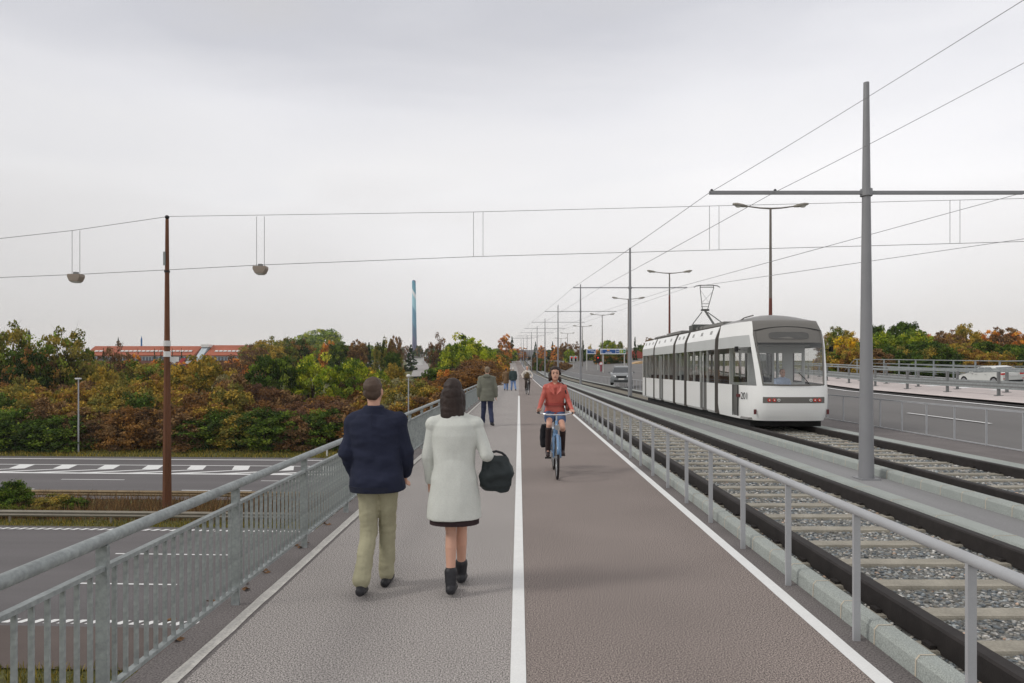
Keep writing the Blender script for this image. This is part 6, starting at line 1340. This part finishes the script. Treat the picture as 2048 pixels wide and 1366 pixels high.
    for s_ in (-1, 1):
        for i in range(len(splits) - 1):
            u0, u1 = splits[i] + .015, splits[i + 1] - .015; L0 = lambda u: yf0 + (yr0 - yf0) * u; L1 = lambda u: yf1 + (yr1 - yf1) * u
            pane('side_window', [(s_ * hwz(zg0), L0(u0), zg0), (s_ * hwz(zg0), L0(u1), zg0), (s_ * hwz(zg1), L1(u1), zg1), (s_ * hwz(zg1), L1(u0), zg1)], V((s_ * .016, 0, .004)))
        for y in wy:
            w_ = MB().tube([(s_ * (hw_ - .22), y, wr), (s_ * (hw_ - .012), y, wr)], wr, 24).build('wheel', tyre_m, t); rim_ = MB().tube([(s_ * (hw_ - .03), y, wr), (s_ * (hw_ + .002), y, wr)], wr * .66, 20).build('rim', alloy, w_)
        mr_ = MB().box(s_ * (hw_ + .02) - .0, s_ * (hw_ + .19), roof[0][0] - .42, roof[0][0] - .30, zb - .02, zb + .12).build('wing_mirror', paintm, t, bevel=.03)
        for yy in (roof[0][0] - .75, roof[0][0] - 1.7): MB().box(s_ * (hw_ - .01), s_ * (hw_ + .012), yy - .09, yy + .09, .80, .825).build('door_handle', alloy, t)
    return t
def lights(t, L_, W, zf, zr, wf=.36, wr_=.34):
    hl = M('headlamp', S(226, 228, 230), .1, var=.02, spec=.9); rl = M('rear_lamp', S(190, 40, 36), .2, var=.05, spec=.7)
    for s_ in (-1, 1):
        MB().add([(s_ * (W / 2 - .10), L_ / 2 - .26, zf + .10), (s_ * (W / 2 - .12), L_ / 2 - .10, zf - .07), (s_ * (W / 2 - .12 - wf), L_ / 2 + .004, zf - .06), (s_ * (W / 2 - .10 - wf), L_ / 2 - .05, zf + .06), (s_ * (W / 2 - .10), L_ / 2 - .4, zf + .0), (s_ * (W / 2 - .12 - wf), L_ / 2 - .4, zf)], [(0, 1, 2, 3), (0, 4, 1), (3, 2, 5), (0, 3, 5, 4), (1, 4, 5, 2)]).build('headlight', hl, t)
        MB().box(min(s_ * (W / 2 - .08), s_ * (W / 2 - .08 - wr_)), max(s_ * (W / 2 - .08), s_ * (W / 2 - .08 - wr_)), -L_ / 2 - .006, -L_ / 2 + .25, zr - .07, zr + .08).build('tail_light', rl, t, bevel=.02)
# dark estate car on the road behind the second mast
dk = M('dark_car_paint', S(122, 126, 128), .25, .2, var=.03, coat=.6)
L_, W = 4.6, 1.84
p = (9.55, 63.5, .34)
out = [(2.28, .45), (2.26, .70), (2.05, .86), (1.15, 1.00), (.9, 1.02), (-1.9, 1.06), (-2.25, 1.02), (-2.30, .6)]
t = car('estate_car', 'grey estate car with its headlights towards us behind the second grey mast', (p[0], p[1], p[2]), math.pi - .16, dk, L_, W, 1.7, out, [(1.10, .98), (.42, 1.46), (.1, 1.56), (-1.4, 1.58), (-2.0, 1.48), (-2.22, 1.04)], estate=True)
lights(t, L_, W, .74, .9); MB().box(-.42, .42, 2.2, 2.275, .58, .76).build('grille', dark_m, t); MB().box(-.6, .6, 2.2, 2.28, .30, .46).build('air_intake', dark_m, t)
for s_ in (-1, 1): MB().tube([(s_ * .62, .1, 1.60), (s_ * .62, -1.6, 1.62)], .025, 6).build('roof_rail', alloy, t)
t.scale = (1.08, 1.08, 1.12)
MB().box(-.24, .24, 2.27, 2.295, .47, .57).build('number_plate', white_m, t)
# white saloon seen from behind on the far right
wt = M('white_car_paint', S(214, 216, 212), .25, var=.02, coat=.5); L_, W = 4.6, 1.86
out = [(2.28, .42), (2.25, .62), (1.98, .76), (1.2, .90), (.8, .93), (-1.6, 1.0), (-2.15, 1.02), (-2.28, .90), (-2.30, .45)]
y = 44.0; x = (1980 - VX) * y / F
t = car('saloon_car', 'white saloon car driving away behind the guardrails on the right', (x, y, rz_right(x) + .02), .07, wt, L_, W, 1.45, out, [(.95, .92), (.25, 1.32), (-.1, 1.41), (-.9, 1.41), (-1.25, 1.34), (-2.0, 1.0)])
lights(t, L_, W, .62, .84, wr_=.40); MB().box(-.27, .27, -2.325, -2.30, .70, .82).build('number_plate', white_m, t); MB().box(-.7, .7, -2.31, -2.28, .26, .40).build('rear_apron', dark_m, t)
for s_ in (-1, 1): MB().box(s_ * .72 - .1, s_ * .72 + .1, -2.318, -2.30, .48, .53).build('reflector', M('rear_lamp', S(190, 40, 36), .2), t)
t.rotation_euler = (0, math.radians(-2.5), .07); t.scale = (.86, .86, .86)
# far vehicles
Y = 310; p = P(818, 738, Y)
mm_ = M('van_white', S(222, 222, 222), .3, var=.02)
t = car('van', 'small white van parked beside the far road leading to the chimney', (p.x, Y, H(p.x, Y) + .5), math.pi + .2, mm_, 4.6, 1.9, 2.0, [(2.28, .5), (2.2, .9), (1.5, 1.1), (-2.28, 1.1), (-2.3, .5)], [(1.5, 1.08), (1.0, 1.9), (.7, 1.98), (-2.1, 1.98), (-2.2, 1.9), (-2.28, 1.1)], estate=True)
far = [('blue', (50, 84, 140), 842, 560), ('silver', (170, 172, 176), 850, 700), ('white', (216, 216, 216), 846, 620), ('grey', (110, 112, 116), 853, 820)]
for nm, c3, px, Y in far:
    t = car('parked_car', 'tiny far %s car on the road leading to the chimney' % nm, ((px - VX) * Y / F, Y, H((px - VX) * Y / F, Y) + .5), math.pi, M('far_paint_' + nm, S(*c3), .3), 4.4, 1.8, 1.45, [(2.18, .5), (2.1, .75), (1.1, .9), (-2.1, 1.0), (-2.2, .5)], [(1.0, .9), (.3, 1.4), (-1.2, 1.42), (-2.0, 1.0)])
# fallen leaves on the edge of the deck
lf = M('dry_leaf', S(112, 84, 58), .9, var=.3, scale=40)
r = random.Random(21)
for k, (px, py) in enumerate(((340, 1244), (356, 1282), (490, 1168), (492, 1180), (528, 1141), (532, 1146), (592, 1092), (600, 1096), (648, 1047), (655, 1050), (612, 1088), (420, 1204))):
    Y = F * EYE / (py - HY); x = (px - VX) * Y / F; m = MB(); n = 8; pts = []
    for j in range(n): a = 2 * math.pi * j / n; q = .026 * (1 + .35 * (-1) ** j); pts.append((math.cos(a) * q * 1.3, math.sin(a) * q, .008 + .010 * math.sin(2 * a)))
    m.v = pts + [(0, 0, .004)]; m.f = [(j, (j + 1) % n, n) for j in range(n)]; m.m = [0] * n
    o = m.build('fallen_leaf', lf, fix=False); o.location = (x, Y, .003); o.rotation_euler = (0, 0, r.uniform(0, 6)); o.scale = [r.uniform(.8, 1.4)] * 3; tag(o, 'dry brown leaf fallen beside the left edge line of the path', 'leaf', 'dry leaves along the left edge of the path')

# ---------------------------------------------------------------- tell look-alikes apart by their order in the picture
by = {}
for o in COL.objects:
    if o.parent is None and 'label' in o.keys() and o.get('category') in ('shrub', 'bush', 'tree'): by.setdefault(o['label'], []).append(o)
ORD = {2: ['left one', 'right one'], 3: ['left one', 'middle one', 'right one']}
for lb, os_ in by.items():
    n = len(os_)
    if n > 1:
        os_.sort(key=lambda o: o.location.x / o.location.y)
        for i, o in enumerate(os_): o['label'] = lb + ', ' + (ORD[n][i] if n in ORD else ([w_ + ' from left' for w_ in 'first second third fourth fifth sixth seventh eighth ninth tenth eleventh twelfth thirteenth fourteenth fifteenth sixteenth'.split()])[min(i, 15)])

bpy.data.scenes.remove(TMP)
